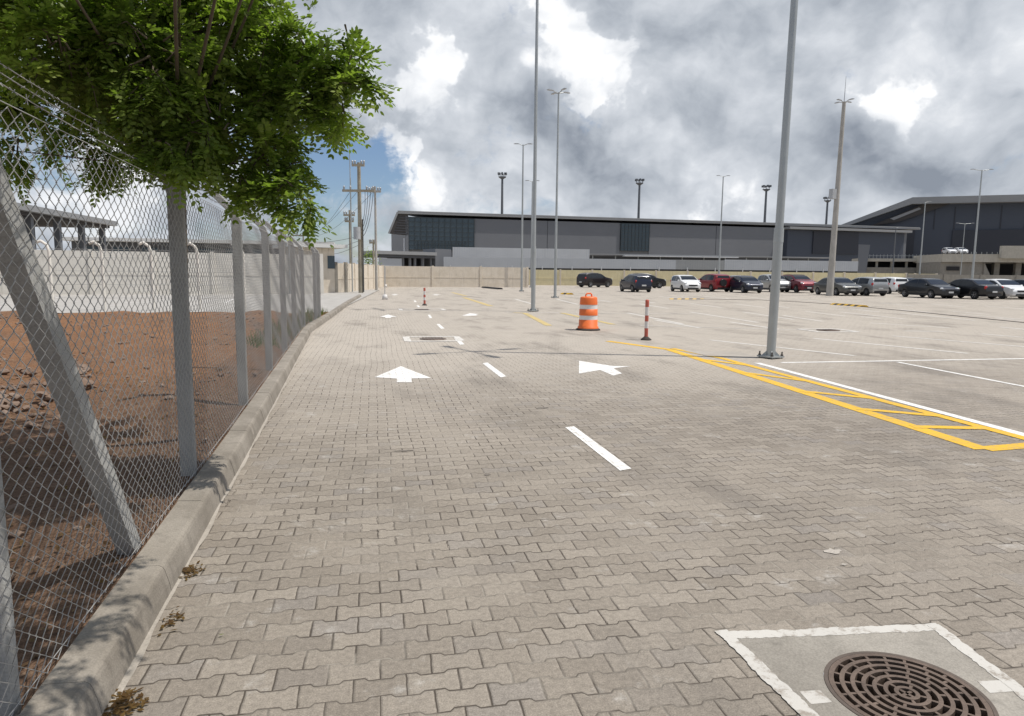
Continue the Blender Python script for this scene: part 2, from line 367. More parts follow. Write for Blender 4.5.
# ------------------------------------------------------------------ ground with a hole under the grate
def sheet_with_hole(name, outer, holes, mat):
    bm = bmesh.new(); edges = []
    for loop in [outer] + holes:
        vs = [bm.verts.new(p) for p in loop]
        for i in range(len(vs)): edges.append(bm.edges.new((vs[i], vs[(i + 1) % len(vs)])))
    bmesh.ops.triangle_fill(bm, use_beauty=True, use_dissolve=False, edges=edges)
    bmesh.ops.recalc_face_normals(bm, faces=bm.faces)
    for f in bm.faces:
        if f.normal.z < 0: f.normal_flip()
    me = bpy.data.meshes.new(name); bm.to_mesh(me); bm.free(); me.materials.append(mat)
    o = bpy.data.objects.new(name, me); COL.objects.link(o); return o
GC = (G(822, 684) + G(993, 697)) / 2; GC = flat(G(907, 694)); GR = 0.283; GS = GR / 0.325
def circ(c, r, n, z): return [(c.x + r * math.cos(2 * math.pi * k / n), c.y + r * math.sin(2 * math.pi * k / n), z) for k in range(n)]
BIG = 1500.0
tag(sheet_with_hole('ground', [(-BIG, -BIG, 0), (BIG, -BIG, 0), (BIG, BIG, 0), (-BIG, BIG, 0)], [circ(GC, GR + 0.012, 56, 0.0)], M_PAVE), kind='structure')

# kerb line: measured points on its foot (lane side)
kp = [G(104, 716), G(175, 594), G(227, 494), G(250, 450), G(312, 332), G(334, 316.5), G(349, 305), G(362, 296.7)]
kdir = (kp[3] - kp[0]).normalized()
kp[1] = kp[0] + kdir * (kp[1] - kp[0]).length; kp[2] = kp[0] + kdir * (kp[2] - kp[0]).length
kline = [flat(kp[0] - kdir * 4.0)] + [flat(p) for p in kp]
def resample(line, step):
    out = [line[0].copy()]; acc = 0.0
    for a, b in zip(line[:-1], line[1:]):
        L = (b - a).length; t = step - acc
        while t <= L: out.append(a + (b - a) * (t / L)); t += step
        acc = (acc + L) % step if False else L - (t - step)
    return out
KS = resample(kline, 0.5)
def left_of(line, i):
    d = (line[min(i + 1, len(line) - 1)] - line[max(i - 1, 0)]).normalized(); return Vector((-d.y, d.x, 0))
mb = MB(); KW = 0.19
prof = [(0.0, -0.02), (0.012, 0.05), (0.030, 0.115), (0.038, 0.132), (0.055, 0.143), (0.19, 0.150), (0.19, -0.02)]
for i in range(0, len(KS) - 1, 2):
    j = min(i + 2, len(KS) - 1)
    if j == i: break
    a, b = KS[i], KS[j]; d = (b - a).normalized(); ja, jb = a + d * 0.0012, b - d * 0.0012
    la, lb = left_of(KS, i), left_of(KS, j); dz_ = random.uniform(-0.003, 0.003); dxx = random.uniform(-0.002, 0.002)
    vs = [ja + la * (x + dxx) + Z * (z + dz_) for x, z in prof] + [jb + lb * (x + dxx) + Z * (z + dz_) for x, z in prof]
    n = len(prof)
    mb.add(vs, [(k, (k + 1) % n, n + (k + 1) % n, n + k) for k in range(n)] + [tuple(range(n)), tuple(range(2 * n - 1, n - 1, -1))])
struct('kerb', mb, M_KERB)
mb = MB()
fine = resample(kline, 0.06); pr = None
for i, p in enumerate(fine):
    l = left_of(fine, i); w = 0.016 + 0.012 * math.sin(i * 0.37) * math.sin(i * 0.11) + random.uniform(-0.003, 0.003)
    cur = (p + l * 0.03 + Z * 0.004, p - l * max(0.008, w) + Z * 0.004)
    if pr: mb.add([pr[0], pr[1], cur[1], cur[0]], [(0, 1, 2, 3)])
    pr = cur
struct('gutter_strip', mb, M_SAND)

# ------------------------------------------------------------------ dirt and yard left of the fence
fend = flat(G(329, 315, 0.15))
def hnoise(x, y):
    return 0.035 * math.sin(1.7 * x + 0.6 * y) + 0.03 * math.sin(0.9 * y - 2.3 * x + 1) + 0.02 * math.sin(3.9 * x + 2.1 * y)
def kx(y):                                            # x of kerb back edge at given y
    for a, b in zip(kline[:-1], kline[1:]):
        if a.y <= y <= b.y:
            return a.x + (b.x - a.x) * (y - a.y) / (b.y - a.y) - KW
    return (kline[0].x if y < kline[0].y else kline[-1].x) - KW
mb = MB(); ys = [-2 + 0.16 * i for i in range(int((26.5 + 2) / 0.16))]
cols = [0, 0.05, 0.12, 0.25, 0.4, 0.6, 0.8, 1.0, 1.2, 1.4, 1.6, 1.8, 2.0, 2.25, 2.5, 2.75, 3, 3.3, 3.6, 4, 4.5, 5, 5.6, 6.3, 7, 8, 9, 10, 12, 14, 17, 20, 25, 32]
vs = []
for y in ys:
    for c in cols:
        x = kx(y) + 0.01 - c
        yj = y + (0.45 * math.sin(1.3 * x) + 0.3 * math.sin(3.7 * x + 1) + random.uniform(-.15, .15)) * (1 if y > 26.2 else 0)
        z = 0.10 + (hnoise(x, y) + random.uniform(-0.026, 0.026)) * min(1, c * 1.5)
        vs.append((x, yj, z - (0.09 if y > 26.2 else 0)))
nc = len(cols)
mb.add(vs, [(i * nc + k, i * nc + k + 1, (i + 1) * nc + k + 1, (i + 1) * nc + k) for i in range(len(ys) - 1) for k in range(nc - 1)], True)
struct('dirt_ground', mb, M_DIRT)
mb = MB(); yy = ys[-1]
mb.poly([(kx(24) - 0.02, yy - 1.1, 0.03), (kx(24) - 80, yy - 1.1, 0.03), (kx(24) - 80, 60, 0.03), (kx(24) + 2.0, 60, 0.03)])
struct('yard', mb, M_YARD)
mb = MB()
for (a, b, w) in (((40, 300), (60, 297), 0.12), ((120, 303), (225, 300), 0.12), ((225, 303), (240, 296), 0.12)):
    pa, pb = G(*a, 0.034), G(*b, 0.034); d = (pb - pa).normalized(); l = Vector((-d.y, d.x, 0)) * w / 2
    mb.poly([pa - l, pb - l, pb + l, pa + l])
struct('yard_markings', mb, M_WPAINT)

# ------------------------------------------------------------------ painted markings
def stripe(name, pts, w, mat, z=0.004, close=False):
    mb = MB()
    P_ = [flat(G(*p), z) for p in pts]
    for a, b in zip(P_[:-1], P_[1:]):
        d = (b - a); L = d.length; d.normalize(); l = Vector((-d.y, d.x, 0)) * w / 2
        k = max(1, int(L / 0.12)); prev = None
        for i in range(k + 1):
            p = a + d * (L * i / k); e1 = random.uniform(-0.004, 0.004); e2 = random.uniform(-0.004, 0.004)
            cur = (p - l * (1 + e1 / w), p + l * (1 + e2 / w))
            if prev: mb.add([prev[0], cur[0], cur[1], prev[1]], [(0, 1, 2, 3)])
            prev = cur
    return struct(name, mb, mat)
def gpoly(name, pts, mat, z=0.004):
    mb = MB(); mb.poly([flat(G(*p), z) for p in pts]); return struct(name, mb, mat)
gpoly('lane_dash', [(565, 427.5), (574, 426.5), (631.5, 469), (620, 471)], M_WPAINT)
gpoly('lane_dash', [(482.5, 363.5), (487.5, 362.6), (506.5, 376.5), (500.5, 377.6)], M_WPAINT)
gpoly('lane_dash', [(454, 338), (458, 337.6), (464.5, 344.4), (460, 345)], M_WPAINT)
gpoly('lane_dash', [(436.5, 324.3), (439.5, 324), (444.6, 328.6), (441.2, 329)], M_WPAINT)
gpoly('lane_dash', [(427.8, 314.9), (430, 314.7), (432.2, 318), (429.8, 318.3)], M_WPAINT)
gpoly('lane_dash', [(416.5, 305.5), (418.5, 305.4), (420.3, 307.2), (418.2, 307.4)], M_WPAINT)
gpoly('lane_dash', [(413.5, 300.5), (415.5, 300.5), (416.8, 302), (414.6, 302)], M_WPAINT)
def arrow(pts): return gpoly('lane_arrow', pts, M_WPAINT)
arrow([(401, 366.3), (431.5, 378.3), (411.5, 378.6), (411.8, 382.4), (396.8, 382.4), (397, 378.8), (374.5, 377.4)])
arrow([(579, 361), (613, 366.2), (631, 366.4), (613.5, 368.4), (622, 373.6), (613.5, 375.8), (600, 370.2), (579, 373.8)])
arrow([(388, 314.6), (397, 316.9), (391, 317), (391.3, 318), (385, 318), (385.2, 317.1), (380, 316.8)])
arrow([(462, 315.8), (470, 313.2), (479, 314.2), (476, 314.8), (477.5, 315.6), (468, 315.9)])
gpoly('lane_arrow', [(391, 294.6), (395, 293.8), (399, 294.6), (396.6, 294.8), (396.4, 295.4), (393, 295.4), (393, 294.9)], M_FPAINT)
gpoly('lane_arrow', [(432, 294.7), (436, 293.9), (441, 294.7), (438, 294.9), (438, 295.4), (434, 295.4), (434, 294.9)], M_FPAINT)
# yellow island beside the near lamp post
stripe('yellow_line', [(607.6, 341.2), (668.7, 349.5), (984, 449.5)], 0.19, M_YPAINT)
stripe('yellow_line', [(984, 449.3), (1060, 443)], 0.17, M_YPAINT, 0.0045)
stripe('yellow_line', [(672, 348.5), (721, 358.2), (1065, 449.3)], 0.14, M_YPAINT, 0.005)
stripe('white_line', [(757, 363.0), (1070, 447.3)], 0.13, M_WPAINT)
for a, b in (((700, 359.3), (752, 366)), ((741, 372.4), (812, 381.8)), ((800, 391.2), (876, 398.8)), ((856, 408.9), (943, 416.5)), ((912, 427), (988, 428.5))):
    stripe('yellow_hatch', [a, b], 0.14, M_YPAINT, 0.006)
gpoly('pole_pad_paint', [(683, 350.5), (741, 352.5), (760, 357.5), (706, 356.0)], M_SAND, 0.0062)
stripe('white_line', [(781, 362.8), (1100, 357.5)], 0.11, M_WPAINT)
stripe('white_line', [(897.6, 362.2), (1060, 393.5)], 0.09, M_WPAINT)
for a, b in (((709.5, 340), (854.6, 355.8)), ((814, 338.5), (968, 353.5)), ((893, 336), (1040, 348)), ((981, 334), (1050, 339.5)),
             ((690, 312), (758, 322.5)), ((627.6, 313), (683, 324)), ((743, 312), (794, 319.5)), ((783, 315.6), (823, 321.4)), ((806, 311.5), (846, 316.2)),
             ((840, 312), (905, 319)), ((900, 313), (975, 320.5)), ((960, 314), (1040, 321)), ((870, 323), (950, 328)), ((905, 331), (945, 331.5)),
             ((640, 304), (668, 308.4)), ((690, 303.5), (722, 307.6)), ((735, 304), (765, 307.6)), ((590, 299), (611, 302)), ((515, 299), (534, 304.5)), ((556, 299), (578, 304.5)),
             ((660, 296.5), (682, 299)), ((705, 296.5), (730, 299)), ((750, 297.5), (775, 300)), ((795, 299), (822, 301.5)), ((880, 303), (915, 306)), ((930, 304), (965, 307)), ((985, 306), (1024, 309)), ((655, 320), (700, 328)), ((730, 322), (780, 329.5)), ((860, 316.5), (880, 318.5)), ((640, 301), (655, 303)), ((770, 305.5), (790, 307.8)), ((850, 309), (880, 312)), ((900, 309.5), (930, 312.5)), ((950, 311), (990, 314.5)), ((995, 318), (1040, 322.5)), ((1000, 327), (1050, 332))):
    stripe('parking_bay_line', [a, b], 0.14, M_FPAINT)
stripe('parking_bay_line', [(470, 299.3), (610, 300.5)], 0.13, M_FPAINT, 0.005)
stripe('parking_bay_line', [(505, 312.2), (700, 314.2)], 0.12, M_FPAINT, 0.005)
stripe('parking_bay_line', [(640, 325.5), (800, 330)], 0.10, M_FPAINT, 0.005)
stripe('yellow_line', [(514, 312.6), (525, 313.2), (549, 325.8)], 0.22, M_FYPAINT, 0.006)
stripe('yellow_line', [(562, 313), (613, 324.5)], 0.22, M_FYPAINT, 0.006)
stripe('yellow_line', [(464, 297.5), (491, 306.2)], 0.28, M_FYPAINT, 0.006)
stripe('yellow_line', [(452, 292.5), (466, 296)], 0.25, M_FYPAINT, 0.006)
# long drain joint across the lane far end, pad frame of the small covers
def splat(name, px, py, rx, ry, mat, z=0.004):
    c_ = G(px, py); pts = []
    for k in range(14):
        a = 2 * math.pi * k / 14; f = random.uniform(0.45, 1.2); pts.append((c_.x + rx * f * math.cos(a), c_.y + ry * f * math.sin(a), z))
    mb = MB(); mb.poly(pts); struct(name, mb, mat)
M_OIL = paint('oil_stain', (0.17, 0.15, 0.13), 1.0)
splat('paint_spill', 833, 552, 0.055, 0.045, M_SAND); splat('paint_spill', 844, 565, 0.03, 0.015, M_SAND)
splat('oil_stain', 404, 451, 0.09, 0.03, M_OIL); splat('oil_stain', 543, 408, 0.08, 0.04, M_OIL); splat('oil_stain', 487, 475, 0.03, 0.03, M_OIL)
# ------------------------------------------------------------------ manhole with slotted grate
def rough_band(name, pts, w, mat, z):
    mb = MB(); P_ = [flat(G(*p), z) for p in pts]
    for a, b in zip(P_[:-1], P_[1:]):
        d = b - a; L = d.length; d.normalize(); l = Vector((-d.y, d.x, 0)); k = int(L / 0.012); prev = None; o1 = o2 = 0
        a = flat(a, z); b = flat(b, z)
        for i in range(k + 1):
            o1 = o1 * 0.6 + random.uniform(-0.0045, 0.0045); o2 = o2 * 0.6 + random.uniform(-0.0045, 0.0045)
            p = a - d * w * 0.4 + d * ((L + 0.8 * w) * i / k); cur = (p - l * (w / 2 + o1), p + l * (w / 2 + o2))
            if prev: mb.add([prev[0], cur[0], cur[1], prev[1]], [(0, 1, 2, 3)])
            prev = cur
        z += 0.0008
    return struct(name, mb, mat)
padc = [G(727, 637), G(937, 629), G(1060, 722), G(835, 742)]
cpad = sum((flat(p) for p in padc), Vector()) / 4
tag(sheet_with_hole('manhole_pad', [(p.x, p.y, 0.003) for p in padc], [circ(GC, GR + 0.012, 56, 0.003)], M_PAD), kind='structure')
rough_band('manhole_border', [(727, 636), (936, 628), (1062, 724)], 0.060, M_WROUGH, 0.0042)
rough_band('manhole_border', [(724, 634), (838, 744)], 0.064, M_WROUGH, 0.0052)
gpoly('paint_patch', [(799, 692), (820, 691), (832, 703), (811, 705)], M_WROUGH, 0.0037)
gpoly('paint_patch', [(977, 682), (1004, 681), (1018, 692), (990, 694)], M_WROUGH, 0.0042)
mb_all = thing('manhole_grate', 'round cast iron slotted drain grate in the concrete pad at the lower right corner', 'drain grate', GC)
g = MB()
def ann(mb, r0, r1, z0, z1, n=64, a0=0.0, a1=2 * math.pi):
    full = a1 - a0 > 6.2; k = n if full else n + 1
    vs = []
    for r, z in ((r0, z0), (r1, z0), (r1, z1), (r0, z1)):
        for i in range(k):
            t = a0 + (a1 - a0) * i / n; vs.append((r * math.cos(t), r * math.sin(t), z))
    fs = []
    for q_ in range(4):
        for i in range(n):
            j = (i + 1) % k; fs.append((q_ * k + i, q_ * k + j, ((q_ + 1) % 4) * k + j, ((q_ + 1) % 4) * k + i))
    mb.add(vs, fs)
    if not full: mb.add([vs[q_ * k] for q_ in range(4)], [(0, 1, 2, 3)]); mb.add([vs[q_ * k + k - 1] for q_ in range(4)], [(3, 2, 1, 0)])
bands = [(0.296, 0.318), (0.252, 0.272), (0.208, 0.227), (0.164, 0.182), (0.120, 0.138), (0.076, 0.094), (0.033, 0.051)]
mb_all.scale = (GS, GS, 1.0)
for a, b in bands: ann(g, a, b, -0.035, 0.006)
for k in range(len(bands) - 1):
    r1, r0 = bands[k][0] + 0.001, bands[k + 1][1] - 0.001; n_ = [21, 18, 15, 11, 8, 5][k]
    for i in range(n_):
        t = 2 * math.pi * (i + 0.5 * (k % 2)) / n_; hw = 0.0065 / ((r0 + r1) / 2)
        ann(g, r0, r1, -0.035, 0.0045, 2, t - hw, t + hw)
for t in (0.3, 0.3 + math.pi / 2): g.bar((0.034 * math.cos(t), 0.034 * math.sin(t), -0.012), (-0.034 * math.cos(t), -0.034 * math.sin(t), -0.012), 0.014, 0.03)
g.build('grate', M_IRON, mb_all)
g = MB(); ann(g, 0.320, 0.3375, -0.05, 0.0055); g.build('rim', M_IRONRIM, mb_all)
g = MB(); g.lathe((0, 0, 0), [(0.333, -0.045), (0.333, -0.6), (0.0, -0.6)], 40); g.build('shaft', M_PIT, mb_all)
def cover(label, px, py, sx, sy, rz=0.0, square=True):
    p = G(px, py); t = thing('drain_cover', label, 'drain cover', flat(p, 0.0), rz, 'small drain covers in the pavement')
    m_ = MB()
    for a, b, c_, d in ((-1, -1, 1, -1), (1, -1, 1, 1), (1, 1, -1, 1), (-1, 1, -1, -1)):
        m_.bar((a * sx, b * sy, 0.006), (c_ * sx, d * sy, 0.006), 0.16, 0.004 + 0.001 * (b != d))
    m_.build('painted_frame', M_FPAINT, t)
    m_ = MB(); m_.lathe((0, 0, 0), [(0.0, 0.014), (0.28, 0.014), (0.32, 0.010), (0.32, 0.0)], 28)
    for k in range(-3, 4): m_.box((k * 0.075, 0, 0.016), (0.03, 0.42, 0.01))
    m_.build('lid', M_IRON, t)
cover('dark round drain lid in a white square in the lane behind the first arrows', 433, 339, 0.62, 0.55)
cover('small far drain lid in the lane beside the striped post', 422, 309.6, 0.9, 0.6)
cover('dark round drain lid in a white frame out in the parking lot', 828, 330.5, 0.62, 0.5)

# ------------------------------------------------------------------ chain link fence
fence_pts = []
for i, p in enumerate(KS):
    fp = p + left_of(KS, i) * (KW + 0.025)
    if fp.y > fend.y: break
    fence_pts.append(fp)
fence_pts = [p for p in fence_pts if p.y > -0.6]
FL = [0.0]
for a, b in zip(fence_pts[:-1], fence_pts[1:]): FL.append(FL[-1] + (b - a).length)
def fat(s):
    s = max(0, min(FL[-1] - 1e-4, s))
    for i in range(len(FL) - 1):
        if FL[i] <= s <= FL[i + 1]:
            a, b = fence_pts[i], fence_pts[i + 1]; return a + (b - a) * ((s - FL[i]) / (FL[i + 1] - FL[i]))
def fdir(s): return (fat(s + 0.1) - fat(s - 0.1)).normalized()
FTOP, FBOT = 2.16, 0.13
fence = thing('chain_link_fence', 'tall galvanised chain link fence with leaning concrete brace and barbed wire along the kerb', 'fence', fat(0))
fence_inv = Matrix.Translation(-fat(0))
def fl(v): return Vector(v) - fat(0)
mb = MB(); DXW, DZ, RW = 0.094, 0.068, 0.0022
ncol = int(FL[-1] / (DXW / 2)); nz = int((FTOP - FBOT) / (DZ / 2))
for k in range(ncol):
    s0 = k * DXW / 2
    nrm0 = fdir(s0); side = Vector((nrm0.y, -nrm0.x, 0))
    base = fat(s0); vs = []; fs = []
    nst = nz
    for j in range(nst + 1):
        # every wire zigzags between column k and k+1
        f_ = (j + k) % 2
        sag = 0.006 * math.sin(k * 0.21 + j * 0.5)
        p = base + nrm0 * (f_ * (DXW / 2)) + Z * (FBOT + j * DZ / 2) + side * ((0.002 if f_ else -0.002) + sag)
        p = p - fat(0)
        for t in range(3):
            a = 2.094 * t + 0.5
            vs.append(p + nrm0 * (RW * math.cos(a) * 1.2) + side * (RW * math.sin(a)))
    for j in range(nst):
        for t in range(3):
            fs.append((j * 3 + t, j * 3 + (t + 1) % 3, (j + 1) * 3 + (t + 1) % 3, (j + 1) * 3 + t))
    mb.add(vs, fs, True)
mb.build('chain_link_mesh', M_WIRE, fence, fix=False)
# posts: measured first post then equal spacing
def proj(v):
    v = Vector(v) - CAM; k = v.dot(FW); return CX + FPX * v.dot(RT) / k, CY - FPX * v.dot(UP) / k
def post_c(s):
    d = fdir(s); return fat(s) + Vector((-d.y, d.x, 0)) * 0.062
def s_at(px, z=1.2):
    return min((abs(proj(post_c(i * 0.02 + 1.5) + Z * z)[0] - px), i * 0.02 + 1.5) for i in range(int((FL[-1] - 1.6) / 0.02)))[1]
s_first = s_at(181.5); SP = (s_at(267.0) - s_first) / 2
def post_mb(s, topx=True):
    m_ = MB(); p = fl(fat(s)); d = fdir(s); l = Vector((-d.y, d.x, 0)); w = 1.0; c = p + l * 0.062
    R = Matrix((d, l, Z)).transposed()
    bev = 0.14; SC = Matrix.Diagonal((0.038, 0.050, 1.0))
    def ring(cc, up): return [cc + R @ SC @ Vector((x, y, 0)) for x, y in ((-w + bev, -w), (w - bev, -w), (w, -w + bev), (w, w - bev), (w - bev, w), (-w + bev, w), (-w, w - bev), (-w, -w + bev))]
    secs = [ring(c + Z * 0.0, 0), ring(c + Z * 2.12, 0), ring(c + Z * 2.22 + l * 0.03, 0), ring(c + Z * 2.50 + l * 0.30, 0)]
    vs = [v for r in secs for v in r]; n = 8
    m_.add(vs, [(i * n + k, i * n + (k + 1) % n, (i + 1) * n + (k + 1) % n, (i + 1) * n + k) for i in range(3) for k in range(n)] + [tuple(range(n - 1, -1, -1)), tuple(range(3 * n, 4 * n))])
    return m_, c, l, d
slist = []; s = s_first - SP
while s < FL[-1]:
    slist.append(s); s += SP
slist[0] -= 0.05
if FL[-1] - slist[-1] > 0.6: slist.append(FL[-1] - 0.06)
PC = []
for s in slist:
    m_, c, l, d = post_mb(s); m_.build('post', M_POST, fence); PC.append((c, l, d))
# brace leaning back from its foot to the head of the first post
c0, l0, d0 = PC[0]
def brace_s(px): return min((abs(proj(post_c(1.0 + i * 0.01) + Z * 0.06)[0] - px), 1.0 + i * 0.01) for i in range(600))[1]
sf = brace_s(133); dB = fdir(sf); lB = Vector((-dB.y, dB.x, 0))
foot = post_c(sf) + Z * 0.05
rr_ = ray(18, 262); kk = (foot - CAM).dot(lB) / rr_.dot(lB); head = CAM + rr_ * kk
head = foot + (head - foot) * ((2.0 - foot.z) / (head.z - foot.z))
m_ = MB(); m_.bar(fl(foot), fl(head), 0.085, 0.10); m_.build('brace', M_POST, fence)
print('POST', s_first, SP, slist[0], 'head', head, 'post0', post_c(slist[0]), 'foot', foot)
if len(PC) > 7:
    c7, l7, d7 = PC[-2]; m_ = MB(); m_.bar(PC[-1][0] + Z * 1.7 - d7 * 0.05, c7 + Z * 0.1 + d7 * 0.9, 0.08, 0.08); m_.build('brace', M_POST, fence)
for k, (up, inn) in enumerate(((2.26, 0.075), (2.36, 0.17), (2.46, 0.265))):
    m_ = MB(); pts = []
    for i in range(int(FL[-1] / 0.25) + 1):
        s = i * 0.25; d = fdir(s); l = Vector((-d.y, d.x, 0))
        ph = ((s - s_first) % SP) / SP; sag = -0.035 * math.sin(math.pi * ph)
        pts.append(fl(fat(s)) + l * (0.065 - 0.055 + inn) + Z * (up + sag))
    m_.tube(pts, 0.0024, 5)
    for i in range(int(FL[-1] / 0.11)):
        s = i * 0.11; d = fdir(s); l = Vector((-d.y, d.x, 0)); ph = ((s - s_first) % SP) / SP
        p = fl(fat(s)) + l * (0.01 + inn) + Z * (up - 0.035 * math.sin(math.pi * ph))
        for q_ in range(2):
            a = Vector((random.uniform(-1, 1), random.uniform(-1, 1), random.uniform(-1, 1))).normalized() * 0.02
            m_.tube([p - a, p + a], 0.0015, 3, cap=False)
    m_.build('barbed_wire', M_BARB, fence)
for up in (0.16, 2.14):
    m_ = MB(); m_.tube([fl(fat(i * 0.5)) + Z * up - Vector((-fdir(i * 0.5).y, fdir(i * 0.5).x, 0)) * 0.006 for i in range(int(FL[-1] / 0.5) + 1)], 0.002, 5)
    m_.build('tension_wire', M_WIRE, fence)

# ------------------------------------------------------------------ tree hanging over the fence
TB = flat(W(183, 300, 5.9), 0.06)
tree = thing('leafy_tree', 'leafy green tree with fine compound leaves hanging over the chain link fence', 'tree', TB)
def tl(v): return Vector(v) - TB
blobs = [  # px, py, depth, radius in px, number of sprays
    (50, 20, 4.6, 85, 300), (130, 30, 5.0, 85, 330), (205, 40, 5.3, 85, 360), (265, 45, 5.4, 60, 260), (315, 62, 5.3, 44, 150),
    (352, 84, 5.2, 28, 55), (330, 42, 5.2, 26, 40), (285, 105, 5.4, 58, 230), (335, 120, 5.3, 34, 70), (235, 120, 5.4, 62, 260),
    (268, 158, 5.3, 40, 120), (298, 178, 5.2, 22, 40), (283, 197, 5.1, 21, 50), (240, 176, 5.3, 24, 36), (246, 196, 5.1, 14, 16), (300, 205, 5.1, 14, 22), (170, 105, 5.5, 60, 230),
    (90, 90, 5.6, 50, 160), (20, 75, 5.0, 45, 110), (97, 165, 6.0, 30, 75), (72, 140, 6.0, 24, 45), (118, 135, 6.0, 24, 45), (8, 150, 5.2, 20, 35), (10, 110, 5.2, 24, 40),
    (60, -70, 4.8, 90, 260), (160, -70, 5.2, 100, 320), (240, -45, 5.4, 62, 200), (120, -150, 5.4, 90, 200), (195, -135, 5.6, 70, 140), (-50, -20, 5.0, 80, 220), (-60, 60, 5.2, 60, 130), (-30, -110, 5.4, 90, 160),
    (110, -10, 6.6, 120, 260), (215, 40, 6.6, 90, 220),
    (150, 60, 4.7, 60, 150), (150, 115, 4.8, 34, 70), (158, 148, 4.75, 26, 75), (178, 158, 4.8, 18, 40), (205, 125, 4.9, 40, 100), (60, 60, 4.4, 60, 140), (110, 60, 5.4, 60, 180)]
blobs = [(W(a, b, c * 0.87), r / FPX * c * 0.80, int(n_ * 1.1)) for a, b, c, r, n_ in blobs] + [(Vector(v), r, n_) for v, r, n_ in (((-0.9, 3.4, 3.8), .7, 110), ((-1.6, 3.0, 3.9), .8, 150), ((-0.55, 2.5, 3.6), .5, 50), ((-1.6, 2.0, 3.6), .7, 90), ((-2.4, 2.6, 3.8), .8, 140), ((-1.5, 4.2, 3.9), .7, 140), ((-2.5, 3.8, 3.9), .8, 170), ((-.45, 4.3, 3.65), .4, 90), ((-.93, 4.35, 3.6), .42, 100), ((.05, 4.3, 4.0), .35, 60), ((-.2, 4.4, 3.9), .4, 70), ((-0.05, 2.25, 3.3), .5, 130), ((-0.05, 1.6, 3.3), .5, 120), ((0.0, 2.95, 3.7), .45, 90), ((-0.2, 1.0, 3.3), .5, 90))]
rnd = random.Random(11)
def spray(mb, p, dirn, L, nl, size):
    up = Vector((rnd.uniform(-0.4, 0.4), rnd.uniform(-0.4, 0.4), 1)).normalized()
    sd = dirn.cross(up)
    if sd.length < 0.1: sd = Vector((1, 0, 0))
    sd.normalize(); nr = sd.cross(dirn).normalized()
    for i in range(nl):
        t = (i + 0.6) / nl
        c = p + dirn * (L * t) - Z * (0.25 * L * t * t)
        for sg in (-1, 1):
            if i == nl - 1 and sg == 1: ax = dirn
            else: ax = (sd * sg * 0.85 + dirn * 0.55 + nr * rnd.uniform(-0.35, 0.35) - Z * 0.12).normalized()
            wv = ax.cross(nr).normalized()
            wv = (wv + nr * rnd.uniform(-0.5, 0.5)).normalized()
            l_ = size * rnd.uniform(0.8, 1.15) * (1 - 0.35 * abs(t - 0.55)); w_ = l_ * 0.24
            a = c + ax * (l_ * 0.08); b = c + ax * l_; mid = c + ax * (l_ * 0.62); m2 = c + ax * (l_ * 0.3)
            o = len(mb.v)
            mb.v += [tuple(a), tuple(m2 + wv * w_ * 0.9), tuple(mid + wv * w_), tuple(b), tuple(mid - wv * w_), tuple(m2 - wv * w_ * 0.9)]
            mb.f.append((o, o + 1, o + 2, o + 3, o + 4, o + 5)); mb.sm.append(False)
crown = MB(); twig = MB(); limb = MB()
forks = [W(180, 172, 5.65), W(172, 120, 5.7), W(165, 60, 5.75), W(160, -30, 5.7)]
limb.tube([tl(TB - Z * 0.1), tl(TB + Z * 0.9), tl(W(181, 200, 5.68)), tl(forks[0]), tl(forks[1]), tl(forks[2]), tl(forks[3])], [0.05, 0.042, 0.040, 0.040, 0.026, 0.014, 0.005], 9)
for (c, R_, n_) in blobs:
    src = min(forks, key=lambda f: (f - c).length)
    mid = (src + c) / 2 + Vector((rnd.uniform(-0.1, 0.1), rnd.uniform(-0.1, 0.1), rnd.uniform(0, 0.18)))
    limb.tube([tl(src), tl((src + mid) / 2 + Z * 0.04), tl(mid), tl(c)], [0.016, 0.012, 0.008, 0.003], 6)
    nt = max(4, n_ // 10)
    for k in range(nt):
        dv = Vector((rnd.gauss(0, 1), rnd.gauss(0, 1), rnd.gauss(0, 0.85))).normalized()
        tip = c + dv * R_ * rnd.uniform(0.55, 1.12) - Z * rnd.uniform(0, 0.07)
        st = c + dv * R_ * 0.15 + Vector((rnd.uniform(-.08, .08), rnd.uniform(-.08, .08), rnd.uniform(-.05, .1)))
        bend = (st + tip) / 2 + Z * rnd.uniform(0.0, 0.08)
        twig.tube([tl(st), tl(bend), tl(tip)], [0.007, 0.005, 0.002], 4, cap=False)
        td = (tip - st).normalized()
        for q_ in range(n_ // nt + 2):
            t = rnd.uniform(0.3, 1.05); p = st.lerp(bend, t * 2) if t < 0.5 else bend.lerp(tip, (t - 0.5) * 2)
            dd = (td * 0.7 + Vector((rnd.gauss(0, 0.7), rnd.gauss(0, 0.7), rnd.gauss(-0.1, 0.5)))).normalized()
            spray(crown, tl(p), dd, rnd.uniform(0.13, 0.21), rnd.randint(5, 8), 0.051)
crown.build('crown', M_LEAF, tree, fix=False)
limb.build('trunk', M_BARK, tree); tag(twig.build('twigs', M_BARK, tree, fix=False), kind='stuff')

